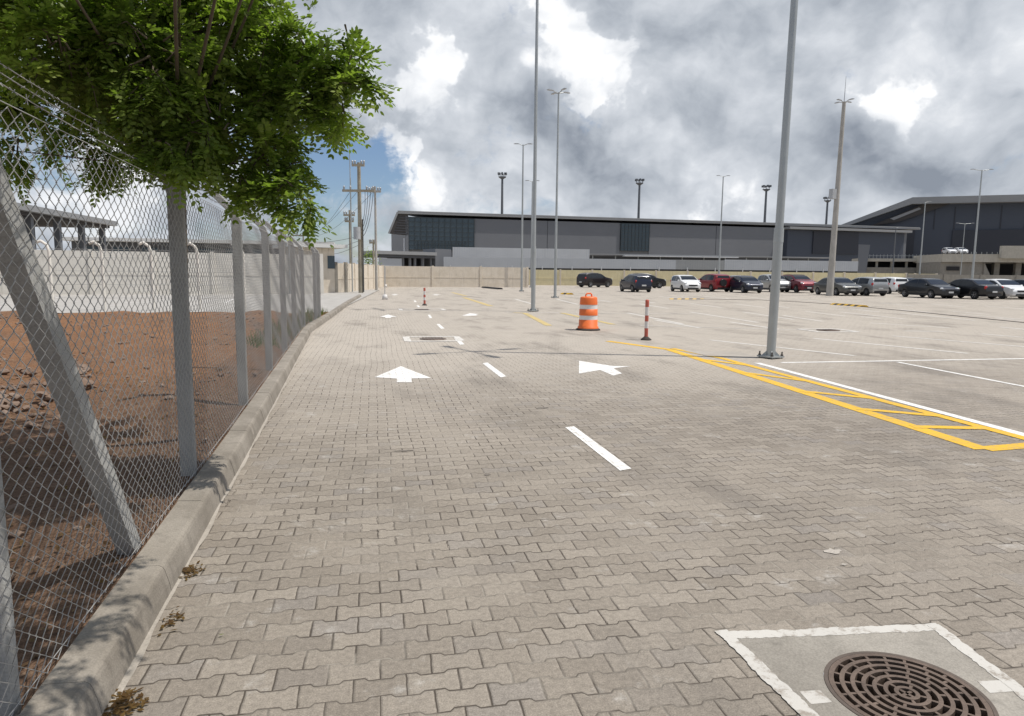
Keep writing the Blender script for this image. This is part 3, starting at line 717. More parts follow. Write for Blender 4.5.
# ------------------------------------------------------------------ litter, rubble
def litter(name, c, rx, ry, n_, mat, kind='stuff', label=None, cat=None, sz=0.02, z0=0.006):
    m_ = MB()
    for i in range(n_):
        x, y = random.gauss(0, rx), random.gauss(0, ry); a = random.uniform(0, 6.28); l = sz * random.uniform(0.6, 1.3); w = l * 0.4
        p = Vector((c.x + x, c.y + y, z0 + random.uniform(0, 0.009)))
        u = Vector((math.cos(a), math.sin(a), random.uniform(-.2, .2))); v = Vector((-math.sin(a), math.cos(a), random.uniform(-.2, .2)))
        m_.add([p - u * l, p - u * l * .2 + v * w, p + u * l * .5 + v * w * .8, p + u * l, p + u * l * .4 - v * w, p - u * l * .3 - v * w * .9], [(0, 1, 2, 3, 4, 5)])
    o = m_.build(name, mat, fix=False); tag(o, label, cat, None, kind); return o
litter('leaf_litter', G(190, 572), 0.028, 0.035, 70, M_LITTER, label='brown dry leaves against the kerb, farthest of the heaps', cat='leaf litter', sz=0.014)
litter('leaf_litter', G(172, 622), 0.022, 0.05, 45, M_LITTER, label='thin scatter of brown dry leaves on the pavers beside the kerb', cat='leaf litter', sz=0.014)
litter('leaf_litter', G(124, 706), 0.032, 0.042, 130, M_LITTER, label='thick heap of brown dry leaves at the kerb foot, nearest of the heaps', cat='leaf litter', sz=0.014)
lb = litter('fallen_leaf', G(222, 637), 0.001, 0.001, 1, M_LEAF, None, 'single green leaf lying on the grey pavers near the kerb', 'leaf', 0.018, 0.012)
c = G(190, 640); cc = flat(W(60, 520, 2.9))
m_ = MB()
def stone(m_, p, r):
    vs = []; 
    for (x, y, z) in ((1, 0, 0), (-1, 0, 0), (0, 1, 0), (0, -1, 0), (0, 0, .8), (0, 0, -.6), (.6, .6, .45), (-.6, .6, .4), (.6, -.6, .5), (-.6, -.6, .4)):
        vs.append(Vector((x, y, z)) * r * random.uniform(0.7, 1.2))
    bm = bmesh.new(); bvs = [bm.verts.new(v) for v in vs]; bmesh.ops.convex_hull(bm, input=bvs)
    bm.verts.ensure_lookup_table(); idx = {v: i for i, v in enumerate(bm.verts)}
    Rz = Matrix.Rotation(random.uniform(0, 6.28), 3, 'Z')
    m_.add([p + Rz @ v.co for v in bm.verts], [tuple(idx[v] for v in f.verts) for f in bm.faces]); bm.free()
random.seed(5)
for i in range(110):
    p = flat(G(random.gauss(2, 30), random.gauss(395, 19), 0.12), 0.10); stone(m_, p + Z * random.uniform(-0.03, 0.03), random.uniform(0.02, 0.095))
for i in range(60):
    p = flat(G(random.gauss(74, 8), random.gauss(372, 7), 0.12), 0.10); stone(m_, p + Z * 0.03, random.uniform(0.02, 0.09))
tag(m_.build('rubble', M_STONE), 'pale broken rubble lying on the reddish dirt behind the fence', 'rubble', None, 'stuff')
m_ = MB()
for i in range(1500):
    y = random.uniform(1.5, 25); x = kx(y) - random.uniform(0.15, 12); stone(m_, Vector((x, y, 0.10 + hnoise(x, y))), random.choice((0.012, 0.02, 0.03, 0.05)))
tag(m_.build('pebbles', M_STONE), 'small stones and clods scattered over the dirt behind the fence', 'stones', None, 'stuff')
m_ = MB()
for i in range(2600):
    y = random.uniform(1.2, 11); x = kx(y) - random.uniform(0.08, 4.2)
    p = Vector((x, y, 0.108 + hnoise(x, y) * 0.9)); a = random.uniform(0, 6.28); l = random.uniform(0.012, 0.035); w = l * .4
    u = Vector((math.cos(a), math.sin(a), random.uniform(-.3, .5))); v = Vector((-math.sin(a), math.cos(a), random.uniform(-.5, .5)))
    m_.add([p - u * l, p + v * w, p + u * l, p - v * w], [(0, 1, 2, 3)])
tag(m_.build('leaf_mulch', M_LITTER, fix=False), 'dry brown leaves strewn over the shaded dirt under the tree', 'leaves', None, 'stuff')
M_GRASS = leaf_material('dry_grass', (0.09, 0.12, 0.03), (0.16, 0.17, 0.06), (0.07, 0.11, 0.02))
m_ = MB()
for i in range(900):
    y = random.uniform(14, 25.5); x = kx(y) - random.uniform(0.05, 0.9)
    h = random.uniform(0.08, 0.32); a = random.uniform(0, 6.28); b = Vector((math.cos(a), math.sin(a), 0)) * 0.012; t = Vector((random.gauss(0, .06), random.gauss(0, .06), h))
    p = Vector((x, y, 0.09)); m_.add([p - b, p + b, p + t], [(0, 1, 2)])
tag(m_.build('weeds', M_GRASS, fix=False), 'dry green weeds along the far foot of the fence', 'weeds', None, 'stuff')

# ------------------------------------------------------------------ lamp posts
def lamp_post(base, H, label, r0, r1, arms='cross', group='tall lamp posts of the parking lot', plate=True, mat=None, rz=0.0, armlen=0.7, box=None, finial=0.0, name='lamp_post'):
    mat = mat or M_GALV
    t = thing(name, label, 'lamp post', flat(base), rz, group)
    m_ = MB(); k = 0.19
    rm = (r0 + (r1 - r0) * k) * 0.97
    m_.tube([(0, 0, 0.02), (0, 0, H * k)], [r0, rm + 0.010], 20)
    if mat is M_GALV: m_.tube([(0, 0, H * k - 0.25), (0, 0, H * k + 0.02)], [rm + 0.016, rm + 0.012], 20)
    m_.tube([(0, 0, H * k), (0, 0, H)], [rm, r1], 18)
    m_.build('pole', mat, t)
    if plate:
        m_ = MB(); m_.box((0, 0, 0.035), (r0 * 4.2, r0 * 4.2, 0.03)); 
        for a in range(4):
            Rz = Matrix.Rotation(a * math.pi / 2 + math.pi / 4, 3, 'Z'); d = Rz @ Vector((1, 0, 0))
            m_.slab([d * (r0 - 0.01) + Z * 0.05, d * (r0 * 2.0) + Z * 0.05, d * (r0 - 0.01) + Z * 0.15], Rz @ Vector((0, 0.012, 0)))
        m_.build('base_plate', M_GALV, t)
        for a in (-1, 1):
            for b in (-1, 1):
                m_ = MB(); m_.tube([(a * r0 * 1.7, b * r0 * 1.7, 0.0), (a * r0 * 1.7, b * r0 * 1.7, 0.13)], 0.014, 8); m_.tube([(a * r0 * 1.7, b * r0 * 1.7, 0.05), (a * r0 * 1.7, b * r0 * 1.7, 0.078)], 0.027, 6); m_.build('bolt', M_BOLT, t)
    angs = {'cross': (0, 90, 180, 270), 'tee': (0, 180), 'none': (), 'one': (0,)}[arms]
    if angs:
        m_ = MB()
        for a in angs:
            a = rad(a); m_.tube([(0, 0, H - 0.06), (armlen * math.cos(a), armlen * math.sin(a), H + 0.04)], 0.03, 8)
        m_.build('arm', M_LAMP if mat is not M_GALV else M_GALV, t)
        for a in angs:
            a = rad(a); m_ = MB(); d = Vector((math.cos(a), math.sin(a), 0)); sd = Vector((-d.y, d.x, 0)); c = d * (armlen + 0.24) + Z * (H + 0.05)
            pts = [c - d * .32 - sd * .09, c + d * .22 - sd * .13, c + d * .34 - sd * .07, c + d * .34 + sd * .07, c + d * .22 + sd * .13, c - d * .32 + sd * .09]
            pts = [c + (p - c) * 0.72 for p in pts]; m_.slab(pts, (0, 0, 0.035)); m_.slab([c + (p - c) * 0.6 + Z * 0.035 for p in pts], (0, 0, 0.03)); m_.build('lamp_head', M_LAMP, t)
    if finial:
        m_ = MB(); m_.tube([(0, 0, H), (0, 0, H + finial)], [0.03, 0.012], 6); m_.build('lightning_rod', M_LAMP, t)
    if box:
        m_ = MB(); m_.box(box, (0.45, 0.35, 0.75)); m_.build('control_box', M_LAMP, t)
    return t
def hgt(px, pb, pt):
    b = G(px, pb); d = (b - CAM).dot(FW); return zat(px, pt, d)
near_post = lamp_post(G(770.5, 358), POLE_H, 'nearest thick galvanised lamp post with bolted base plate, head above the photo', 0.085, 0.050, rz=0.35)
near_post.rotation_euler.y = 0.016
lamp_post(G(533, 311.5), 14.0, 'tall galvanised lamp post behind the yellow marked corner, left of the orange drum', 0.09, 0.05, rz=0.2)
lamp_post(G(555, 298), hgt(557, 298, 99), 'slender lamp post with four short lamp arms, next right of the tallest thin post', 0.09, 0.05, rz=0.3, armlen=0.35)
lamp_post(G(521.5, 291.5), hgt(522, 291.5, 148), 'slim lamp post with a tee head just left of the tall galvanised post', 0.10, 0.055, 'tee', rz=-YAW, armlen=0.3)
lamp_post(G(531, 287.5), hgt(531, 287.5, 183), 'thin far lamp post almost touching the tall galvanised post', 0.10, 0.05, 'tee', rz=-YAW, armlen=0.3)
conc_post = lamp_post(G(829.5, 296), hgt(838, 296, 108), 'thick tapered concrete lamp post with grey control box and spike among the parked cars', 0.27, 0.13, 'cross', mat=M_CPOLE, plate=False, rz=0.3, armlen=0.35, box=(-0.46, 0.05, hgt(836, 296, 196)), finial=1.9)
conc_post.rotation_euler.y = 0.014
def far_post(px, d, pt, label, arms='tee', r=0.12, mat=None, armlen=0.35, rz=-YAW):
    b = flat(W(px, 280, d)); return lamp_post(b, zat(px, pt, d), label, r, r * 0.5, arms, rz=rz, plate=False, mat=mat, armlen=armlen)
far_post(718.5, 84, 178, 'thin tee headed lamp post behind the red car in the middle of the lot')
far_post(972, 72, 172, 'tall tee headed lamp post in front of the dark hall behind the white sedan', armlen=0.7)
far_post(919, 95, 203, 'lone thin lamp post with single head before the slate hall', 'one', 0.11)
far_post(960, 112, 224, 'short double headed lamp post standing on the elevated road', 'tee', 0.08, armlen=1.0)
far_post(892, 100, 228, 'small dark camera post among the parked cars left of the yellow wall', 'one', 0.12, M_MAST)
def mast(px, pt, d, label):
    b = flat(W(px, 280, d)); H = zat(px, pt, d); t = thing('floodlight_mast', label, 'light mast', b, 0, 'floodlight masts beyond the terminal')
    m_ = MB(); m_.tube([(0, 0, 0), (0, 0, H)], [0.55, 0.32], 10); m_.build('pole', M_MAST, t)
    m_ = MB(); m_.lathe((0, 0, H - 0.9), [(0.3, 0.0), (1.15, 0.55), (1.2, 0.75), (0.3, 0.8)], 12, False)
    for k in range(6):
        a = k * math.pi / 3; m_.tube([(1.1 * math.cos(a), 1.1 * math.sin(a), H - .2), (1.1 * math.cos(a), 1.1 * math.sin(a), H + .9)], 0.06, 5)
    m_.build('platform', M_MAST, t)
    for k in range(6):
        a = k * math.pi / 3 + 0.3; m_ = MB(); m_.box((1.15 * math.cos(a), 1.15 * math.sin(a), H + 0.75), (0.75, 0.45, 0.6), a); m_.build('floodlight', M_MAST, t)
mast(501.5, 178, 215, 'floodlight mast over the left end of the terminal roof')
mast(636.5, 184, 220, 'floodlight mast over the middle of the terminal roof')
mast(761.5, 190, 225, 'floodlight mast just left of the nearest lamp post')
mast(822.5, 201, 250, 'lowest floodlight mast left of the concrete lamp post')

# ------------------------------------------------------------------ drum and posts
p = flat(G(588, 330)); t = thing('traffic_drum', 'orange and white banded traffic drum on a black rubber base', 'traffic drum', p, 0.3)
sc = 1.0
def ring(prof, name, mat, n=32):
    m_ = MB(); m_.lathe((0, 0, 0), prof, n); return m_.build(name, mat, t)
ring([(0.0, 0.0), (0.345, 0.0), (0.345, 0.03), (0.30, 0.055), (0.27, 0.055)], 'base', M_RUBBER)
ring([(0.300, 0.05), (0.292, 0.10), (0.268, 0.115), (0.262, 0.30), (0.258, 0.302)], 'body', M_ORANGE)
ring([(0.257, 0.302), (0.2535, 0.42), (0.2535, 0.422)], 'reflective_band', M_REFL)
ring([(0.262, 0.422), (0.262, 0.425), (0.256, 0.60), (0.250, 0.602)], 'body', M_ORANGE)
ring([(0.248, 0.602), (0.2445, 0.72), (0.2445, 0.722)], 'reflective_band', M_REFL)
ring([(0.252, 0.722), (0.252, 0.725), (0.240, 0.90), (0.225, 0.935), (0.15, 0.95), (0.0, 0.95)], 'body', M_ORANGE)
m_ = MB()
m_.tube([(-0.10, 0, 0.94), (-0.10, 0, 1.0), (-0.06, 0, 1.035), (0.06, 0, 1.035), (0.10, 0, 1.0), (0.10, 0, 0.94)], 0.022, 8); m_.build('handle', M_ORANGE, t)
def striped_post(px, pb, pt, label, r=0.045, base=True):
    b = flat(G(px, pb)); H = hgt(px, pb, pt); t = thing('striped_post', label, 'bollard', b, 0, 'striped channelling posts')
    m_ = MB(); m_.lathe((0, 0, 0), [(0.0, 0.0), (0.13, 0.0), (0.13, 0.02), (0.065, 0.07), (0.052, 0.085), (0.0, 0.085)], 16); m_.build('base', M_RUBBER, t)
    edges = [0.0, 0.06, 0.30, 0.47, 0.62, 0.83, 0.96, 1.0] if H > 0.8 else [0, .1, .3, .45, .62, .8, 1.0]
    for k in range(len(edges) - 1):
        z0, z1 = edges[k] * H, edges[k + 1] * H
        m_ = MB(); rr = r if k % 2 else r + 0.0015
        m_.lathe((0, 0, 0), [(0, z0)] * 0 + [(rr, max(z0, 0.05)), (rr, z1)] + ([(rr * .6, z1 + 0.015), (0, z1 + 0.018)] if k == len(edges) - 2 else []), 14)
        m_.build('red_band' if k in (1, 3, 5) and False else ('white_band' if k % 2 == 0 and k > 0 and k < 6 else 'red_band'), M_WHITEP if k % 2 == 0 and k > 0 and k < 6 else M_PINK, t)
striped_post(646, 340, 300, 'near red and white striped post on a dark rubber foot, right of the drum')
striped_post(424.6, 305.4, 288, 'far red and white striped post on the lane centre line', 0.05)
def slim_post(px, pb, pt, label):
    b = flat(G(px, pb)); H = hgt(px, pb, pt); t = thing('slim_post', label, 'post', b, 0, 'slim posts with white feet by the far wall')
    m_ = MB(); m_.tube([(0, 0, 0.1), (0, 0, H)], 0.022, 8); m_.build('pole', M_LAMP, t)
    m_ = MB(); m_.lathe((0, 0, 0), [(0.0, 0.3), (0.12, 0.28), (0.16, 0.0), (0.0, 0.0)], 12); m_.build('foot', M_WHITEP, t)
slim_post(385, 299.6, 266, 'slim grey post with white foot in the lane, nearer of two')
slim_post(385.6, 287.4, 267, 'slim grey post with white foot against the far wall')

# low yellow and black barrier lying in the lot and its cable
def ground_bar(name, pts, r, mat, z=0.03):
    m_ = MB(); m_.tube([flat(G(*p), z) for p in pts], r, 6); return m_.build(name, mat)
pts = [(700, 299.3), (760, 300.2), (800, 302.2), (833, 304.4), (870, 307.8), (930, 313.6), (1024, 323), (1060, 327)]
tag(ground_bar('ground_cable', pts, 0.013, M_CABLE, 0.018), 'dark cable lying across the parking lot in front of the cars', 'cable')
M_STRIPE, n_ = newmat('hazard_stripes'); wv = n_.xyz(pos(n_)); fr = n_.m('FRACT', n_.m('MULTIPLY', n_.m('ADD', wv[0], n_.m('MULTIPLY', wv[2], 2.0)), 1.6))
n_.put(n_.b.inputs['Base Color'], n_.mix(n_.m('GREATER_THAN', fr, 0.62), (0.70, 0.50, 0.03), (0.03, 0.03, 0.03))); n_.b.inputs['Roughness'].default_value = 0.6
def hazard_bar(name, label, cat, pa, pb, n_, h):
    a, b = flat(G(*pa)), flat(G(*pb)); d = (b - a); L = d.length; d.normalize()
    t = thing(name, label, cat, a, math.atan2(d.y, d.x))
    for k in range(n_):
        x0, x1 = L * k / n_, L * (k + 1) / n_ - 0.003; sk = 0.10
        m_ = MB(); m_.slab([(x0, -.2, .004), (x0 + sk, -.1, h), (x0 + sk * 1.6, .1, h), (x0 + sk * 2, .2, .004)], (x1 - x0, 0, 0)); m_.build('black_segment' if k % 2 else 'yellow_segment', M_RUBBER if k % 2 else M_YPAINT, t)
hazard_bar('cable_ramp', 'yellow and black striped hump over the cable in front of the grey sedan', 'cable ramp', (833, 304.6), (863, 306.9), 9, 0.09)
hazard_bar('wheel_stop', 'small yellow and black wheel stop left of the dark sport utility vehicle', 'wheel stop', (562, 294.2), (570, 294.6), 3, 0.12)
hazard_bar('cable_ramp', 'flat faded yellow and black strip on the cable before the white car', 'cable ramp', (668, 299.2), (702, 299.2), 9, 0.04)
a, b = flat(G(484, 287.8)), flat(G(500, 289.4)); d = (b - a).normalized(); l = Vector((-d.y, d.x, 0))
m_ = MB(); m_.slab([a - l * .3 + Z * .004, a - l * .2 + Z * .14, a + l * .2 + Z * .14, a + l * .3 + Z * .004], b - a)
tag(m_.build('traffic_island', M_DARK), 'low dark kerbed strip at the foot of the far cream wall', 'island')

# ------------------------------------------------------------------ walls and buildings
def panel_wall(name, label, pts, H, mat, pmat, sp=3.0, th=0.14, cat='wall', rail=True, z0=0.0, postw=0.22, cap=None):
    o0 = flat(pts[0]); t = thing(name, label, cat, o0)
    m_ = MB(); pm = MB(); prev = None
    for a, b in zip(pts[:-1], pts[1:]):
        a, b = flat(a) - o0, flat(b) - o0
        m_.bar(a + Z * (z0 + H / 2), b + Z * (z0 + H / 2), th, H)
        L = (b - a).length; k = max(1, round(L / sp))
        for i in range(k + 1):
            p = a + (b - a) * (i / k); ang = math.atan2((b - a).y, (b - a).x)
            pb = MB(); pb.box(p + Z * (z0 + H / 2 + 0.04), (postw, th + 0.14, H + 0.08), ang); pb.build('post', pmat, t)
        if rail:
            d = (b - a).normalized(); l = Vector((-d.y, d.x, 0))
            for sgn in (-1, 1): m_.bar(a + l * sgn * (th / 2 + .012) + Z * (z0 + H * .47), b + l * sgn * (th / 2 + .012) + Z * (z0 + H * .47), 0.02, 0.06)
    m_.build('panels', mat, t)
    return t
Aw, Bw = flat(W(383, 287, 72)), flat(W(527, 287.5, 76))
panel_wall('panel_wall', 'pale cream panel wall closing the end of the lane', [Aw, Bw], 2.15, M_CREAM, M_CREAM, 5.0)
Cw = flat(W(905, 287, 92))
panel_wall('panel_wall', 'long yellow cream panel wall behind the row of parked cars', [flat(W(528, 287, 90)), Cw], 2.0, M_YELLOW, M_CREAM, 4.2)
panel_wall('panel_wall', 'grey concrete wall behind the cars at the right edge', [flat(W(906, 287, 92)), flat(W(1120, 287, 96))], 1.9, M_BEIGE, M_BEIGE, 5.0)
panel_wall('panel_wall', 'cream boundary wall receding along the left of the lane behind the utility pole', [flat(W(346, 293, 51)), flat(W(382.5, 287, 71.5))], 2.15, M_CREAM, M_CREAM, 3.2)
panel_wall('panel_wall', 'short brownish cream wall beside the gatehouse behind the utility pole', [flat(W(336, 293, 50.5)), flat(W(346, 293, 51))][0:2], 2.15, M_CREAM, M_BEIGE, 1.0)
panel_wall('panel_wall', 'long pale panel wall across the yard behind the chain link fence', [flat(W(-120, 296, 38)), flat(W(322, 294, 47))], 2.65, M_PALE, M_PALE, 3.4)
# gatehouse
gA, gB = flat(W(322, 293, 49)), flat(W(336, 293, 49.5)); u = (gB - gA).normalized(); nrm = Vector((u.y, -u.x, 0)); ang = math.atan2(u.y, u.x)
t = thing('gatehouse', 'small cream gatehouse with flat white roof at the end of the fence', 'building', gA, ang)
L = (gB - gA).length; m_ = MB(); m_.box((L / 2 - 1.0, 2.2, 1.6), (L + 2.0, 4.0, 3.2)); m_.build('wall', M_CREAM, t)
m_ = MB(); m_.box((L / 2 - 0.8, 2.1, 3.33), (L + 3.2, 5.0, 0.24)); m_.build('roof', M_WHITER, t)
m_ = MB(); m_.box((L + 0.004, 1.2, 2.3), (0.05, 1.2, 1.0)); m_.box((L * 0.75, 0.19, 2.2), (0.5, 0.06, 0.9)); m_.build('window', M_GLASS, t)
# far yard: open shed, long low building
sA, sB = flat(W(-150, 240, 31)), flat(W(106, 240, 60)); u = (sB - sA).normalized(); ang = math.atan2(u.y, u.x); L = (sB - sA).length
t = thing('open_shed', 'grey open sided shed with long flat roof beyond the yard wall at the left', 'shed', sA, ang)
zr = zat(104, 226, 60); m_ = MB(); m_.box((L / 2, 5, zr + 0.2), (L, 12, 0.4)); m_.build('roof', M_ROOF, t)
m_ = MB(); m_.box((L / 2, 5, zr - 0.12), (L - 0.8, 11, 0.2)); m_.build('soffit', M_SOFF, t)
m_ = MB(); m_.box((L / 2 - 0.75, 5.0, zr / 2), (L - 1.5, 0.3, zr - 0.5)); m_.build('back_wall', M_DARK, t)  # near-black wall stands in for the shaded interior of the shed
for k in range(6):
    m_ = MB(); m_.box((L - 0.8 - k * 4.2, 0.0, zr / 2 - 0.1), (0.4, 0.4, zr - 0.25)); m_.build('column', M_GREYP, t)
lA, lB = flat(W(70, 250, 72)), flat(W(330, 250, 78)); u = (lB - lA).normalized(); ang = math.atan2(u.y, u.x); L = (lB - lA).length
t = thing('low_building', 'long low building with thin pale roof and dark wall behind the yard wall', 'building', lA, ang)
zr = zat(200, 241.5, 75); m_ = MB(); m_.box((L / 2, 4, zr), (L + 1, 10, 0.35)); m_.build('roof', M_WHITER, t)
m_ = MB(); m_.box((L / 2, 4.5, zr / 2 - 0.1), (L, 8, zr - 0.2)); m_.build('wall', M_GREYD, t)
for k in range(9):
    m_ = MB(); m_.box((2 + k * (L - 4) / 8, 0.47, zr - 1.2), (1.6, 0.08, 0.9)); m_.build('window', M_GLASS, t)
# wire fence between dirt and yard
wf = thing('wire_fence', 'slim concrete post and wire fence at the far edge of the dirt', 'fence', flat(G(53, 309, 0.1)))
o0 = flat(G(53, 309, 0.1)); pw = []
for k, px in enumerate((-60, -8, 53, 105, 154, 200, 245)):
    b = flat(G(px, 308.6, 0.1)) - o0; m_ = MB()
    m_.tube([b, b + Z * 2.2, b + Z * 2.45 + Vector((-0.07, 0, 0)), b + Z * 2.58 + Vector((-0.25, 0, 0)), b + Z * 2.52 + Vector((-0.4, 0, 0))], 0.055, 8); m_.build('post', M_PALE, wf); pw.append(b)
for z in (0.5, 1.0, 1.5, 2.0, 2.3):
    m_ = MB(); m_.tube([p + Z * z for p in pw], 0.006, 4); m_.build('wire', M_WIRE, wf)
# shelter to the left of the terminal
def fbox(t, org, ang, name, px0, px1, py0, py1, d0, d1, mat, depth=1.0, push=0.0):
    """box whose camera side spans two measured edges"""
    a, b = W(px0, py0, d0), W(px1, py1, d1)
    R = Matrix.Rotation(-ang, 3, 'Z')
    la, lb_ = R @ (flat(a) - org), R @ (flat(b) - org)
    return la, lb_
def facade(name, label, cat, px0, d0, px1, d1):
    a, b = flat(W(px0, 265, d0)), flat(W(px1, 265, d1)); u = (b - a).normalized(); ang = math.atan2(u.y, u.x)
    t = thing(name, label, cat, a, ang); L = (b - a).length
    def sx(px):                                       # distance along the facade seen at px
        r = ray(px, 265); n2 = Vector((-u.y, u.x)); k = n2.dot(Vector((a.x, a.y))) / n2.dot(Vector((r.x, r.y)))
        hp = Vector((r.x, r.y)) * k; return (hp - Vector((a.x, a.y))).dot(Vector((u.x, u.y)))
    def sz(px, py):
        r = ray(px, py); n2 = Vector((-u.y, u.x)); k = n2.dot(Vector((a.x, a.y))) / n2.dot(Vector((r.x, r.y)))
        return CAMH + r.z * k
    def bx(pname, x0, x1, z0, z1, y0, y1, mat, parent=None):
        m_ = MB(); m_.box(((x0 + x1) / 2, (y0 + y1) / 2, (z0 + z1) / 2), (x1 - x0, y1 - y0, z1 - z0)); return m_.build(pname, mat, parent or t)
    return t, L, sx, sz, bx
# --- terminal
t, L, sx, sz, bx = facade('terminal', 'long dark terminal with overhanging flat roof and glazed left corner', 'terminal building', 404, 150, 872, 180)
zt = sz(404, 212); zs = sz(474, 218.5); zm = sz(474, 249.5)
def glazing(x0, x1, z0, z1, nx, nz_, y=-0.12):
    gl = bx('glazing', x0, x1, z0, z1, y, 0.3, M_GLASS)
    mm = MB()
    for i in range(nx + 1): mm.box((x0 + (x1 - x0) * i / nx, y - 0.05, (z0 + z1) / 2), (0.10, 0.12, z1 - z0))
    for j in range(nz_ + 1): mm.box(((x0 + x1) / 2, y - 0.05, z0 + (z1 - z0) * j / nz_), (x1 - x0, 0.10, 0.10))
    mm.build('mullions', M_MULL, gl); return gl
xa, xb = sx(409), sx(474)
bx('wall', 0.6, L + 2, 0, zs, 0.35, 40, M_GREYP)
glazing(xa, xb, sz(440, 250), zs - 0.1, 11, 7)
glazing(xa + 2, xb - 2, sz(440, 249.8), sz(440, 241), 14, 3, -0.22)
glazing(sx(620), sx(648), sz(634, 251), zs - 0.1, 8, 9)
glazing(sx(783), sx(842), sz(810, 256), zs - 0.1, 12, 8)
bx('column', xa - 0.7, xa - 0.05, 0, zs, -0.2, 0.5, M_GREYP)
bx('glass_corner', sx(404), xa - 0.75, 0, sz(405, 250) + 2.5, 0.0, 1.0, M_HOARD)
for i, (p0, p1) in enumerate(((474.3, 547), (547.3, 619.6), (648.4, 715), (715.3, 782.6), (842.5, 905))):
    bx('cladding_panel', sx(p0), sx(p1) - 0.05, sz(600, 253) - 2, zs - 0.05, 0.12, 0.34, M_GREYP)
roof = MB(); ov = -0.55
x0r = sx(398); zroof = zt
roof.prism([(x0r, -1.0 - ov), (L + 14, -1.0 - ov), (L + 14, 42), (x0r + 26, 42)], zroof - 0.4, zroof); roof.build('roof', M_ROOF, t)
# raking roof end: dark soffit plane folding down at the left tip
m_ = MB(); xr0, xr1 = sx(389), sx(408.5); zt0 = sz(389, 233.5)
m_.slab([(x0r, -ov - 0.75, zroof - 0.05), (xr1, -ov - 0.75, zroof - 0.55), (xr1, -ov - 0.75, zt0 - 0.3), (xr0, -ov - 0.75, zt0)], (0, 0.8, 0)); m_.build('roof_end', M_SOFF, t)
m_ = MB(); m_.bar((x0r, -ov - 0.95, zroof - 0.1), (xr0, -ov - 0.95, zt0), 0.15, 0.4); m_.bar((x0r, -ov - 0.95, zroof + .12), (L + 13.8, -ov - 1.0, zroof + .06), 0.12, 0.22); m_.build('fascia', M_ROOF, t)
for k in range(7):
    m_ = MB(); zz_ = zroof - 1.2 - k * 0.55; m_.bar((xr0 + 0.5 + (x0r - xr0) * (1 - k / 8), -ov - 0.80, zz_), (xr1 - 0.2, -ov - 0.80, zz_ - 0.1), 0.08, 0.12); m_.build('louvre', M_GREYD, t)
# --- big hall at the right
t, L, sx, sz, bx = facade('terminal_hall', 'tall slate blue hall with pitched pale roof edge at the right', 'terminal building', 838, 205, 1100, 180)
pk = sx(906); z1, z2 = sz(843, 222), sz(906, 198.5); z3 = sz(1024, 196)
m_ = MB(); m_.slab([(0, 0, 0), (L, 0, 0), (L, 0, z3 - 1.5), (pk, 0, z2 - 1.5), (sx(846), 0, z1 - 1.2), (0, 0, z1 - 1.5)], (0, 40, 0)); m_.build('wall', M_SLATE, t)
m_ = MB(); yo = -3.0
m_.slab([(sx(838), yo, z1 - 1.9), (pk, yo, z2 - 1.8), (L + 10, yo, z3 - 1.9), (L + 10, yo, z3), (pk, yo, z2), (sx(838), yo, z1 - 1.0)], (0, 42, 0)); m_.build('roof', M_ROOF, t)
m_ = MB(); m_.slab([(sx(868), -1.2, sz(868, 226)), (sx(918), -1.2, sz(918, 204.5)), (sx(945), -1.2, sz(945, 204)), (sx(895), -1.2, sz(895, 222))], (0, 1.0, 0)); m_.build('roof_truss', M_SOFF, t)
m_ = MB(); m_.slab([(sx(886), -1.4, sz(886, 219)), (sx(914), -1.4, sz(914, 208)), (sx(916), -1.4, sz(916, 209.5)), (sx(890), -1.4, sz(890, 220.5))], (0, 0.15, 0)); m_.build('roof_strut', M_ROOF, t)
bx('cladding_panel', sx(868), sx(893), 0, sz(880, 228), -2.5, -0.01, M_SLATE)
bx('dark_strip', sx(904), sx(912), sz(908, 258), sz(908, 227), -0.4, -0.02, M_SLATED)  # raised upright strip in darker slate
bx('glazing', sx(949.5), L, sz(980, 253), sz(980, 230), -0.5, -0.03, M_SLATED)
for px_ in (930, 950, 972, 996, 1020): bx('panel_joint', sx(px_), sx(px_) + 0.25, sz(980, 229), sz(980, 206), -0.12, -0.02, M_SLATED)
m_ = MB(); m_.box((sx(1004), 20, z3 + 0.8), (sx(1024) - sx(990), 10, 2.0)); m_.build('roof_unit', M_ROOF, t)
# --- connecting block behind the concrete post
t, L, sx, sz, bx = facade('annex', 'low dark glazed annex joining the terminal and the tall hall', 'terminal building', 786, 172, 902, 182)
bx('wall', sx(786), sx(902), 0, sz(840, 226.5) - 1.2, 0, 20, M_SLATE)
bx('roof', sx(784), sx(905), sz(840, 226.5) - 1.1, sz(840, 226.5) - 0.5, -1.5, 21, M_ROOF)
bx('glazing', sx(811), sx(856), sz(830, 254), sz(830, 231), -0.3, -0.02, M_SLATED)
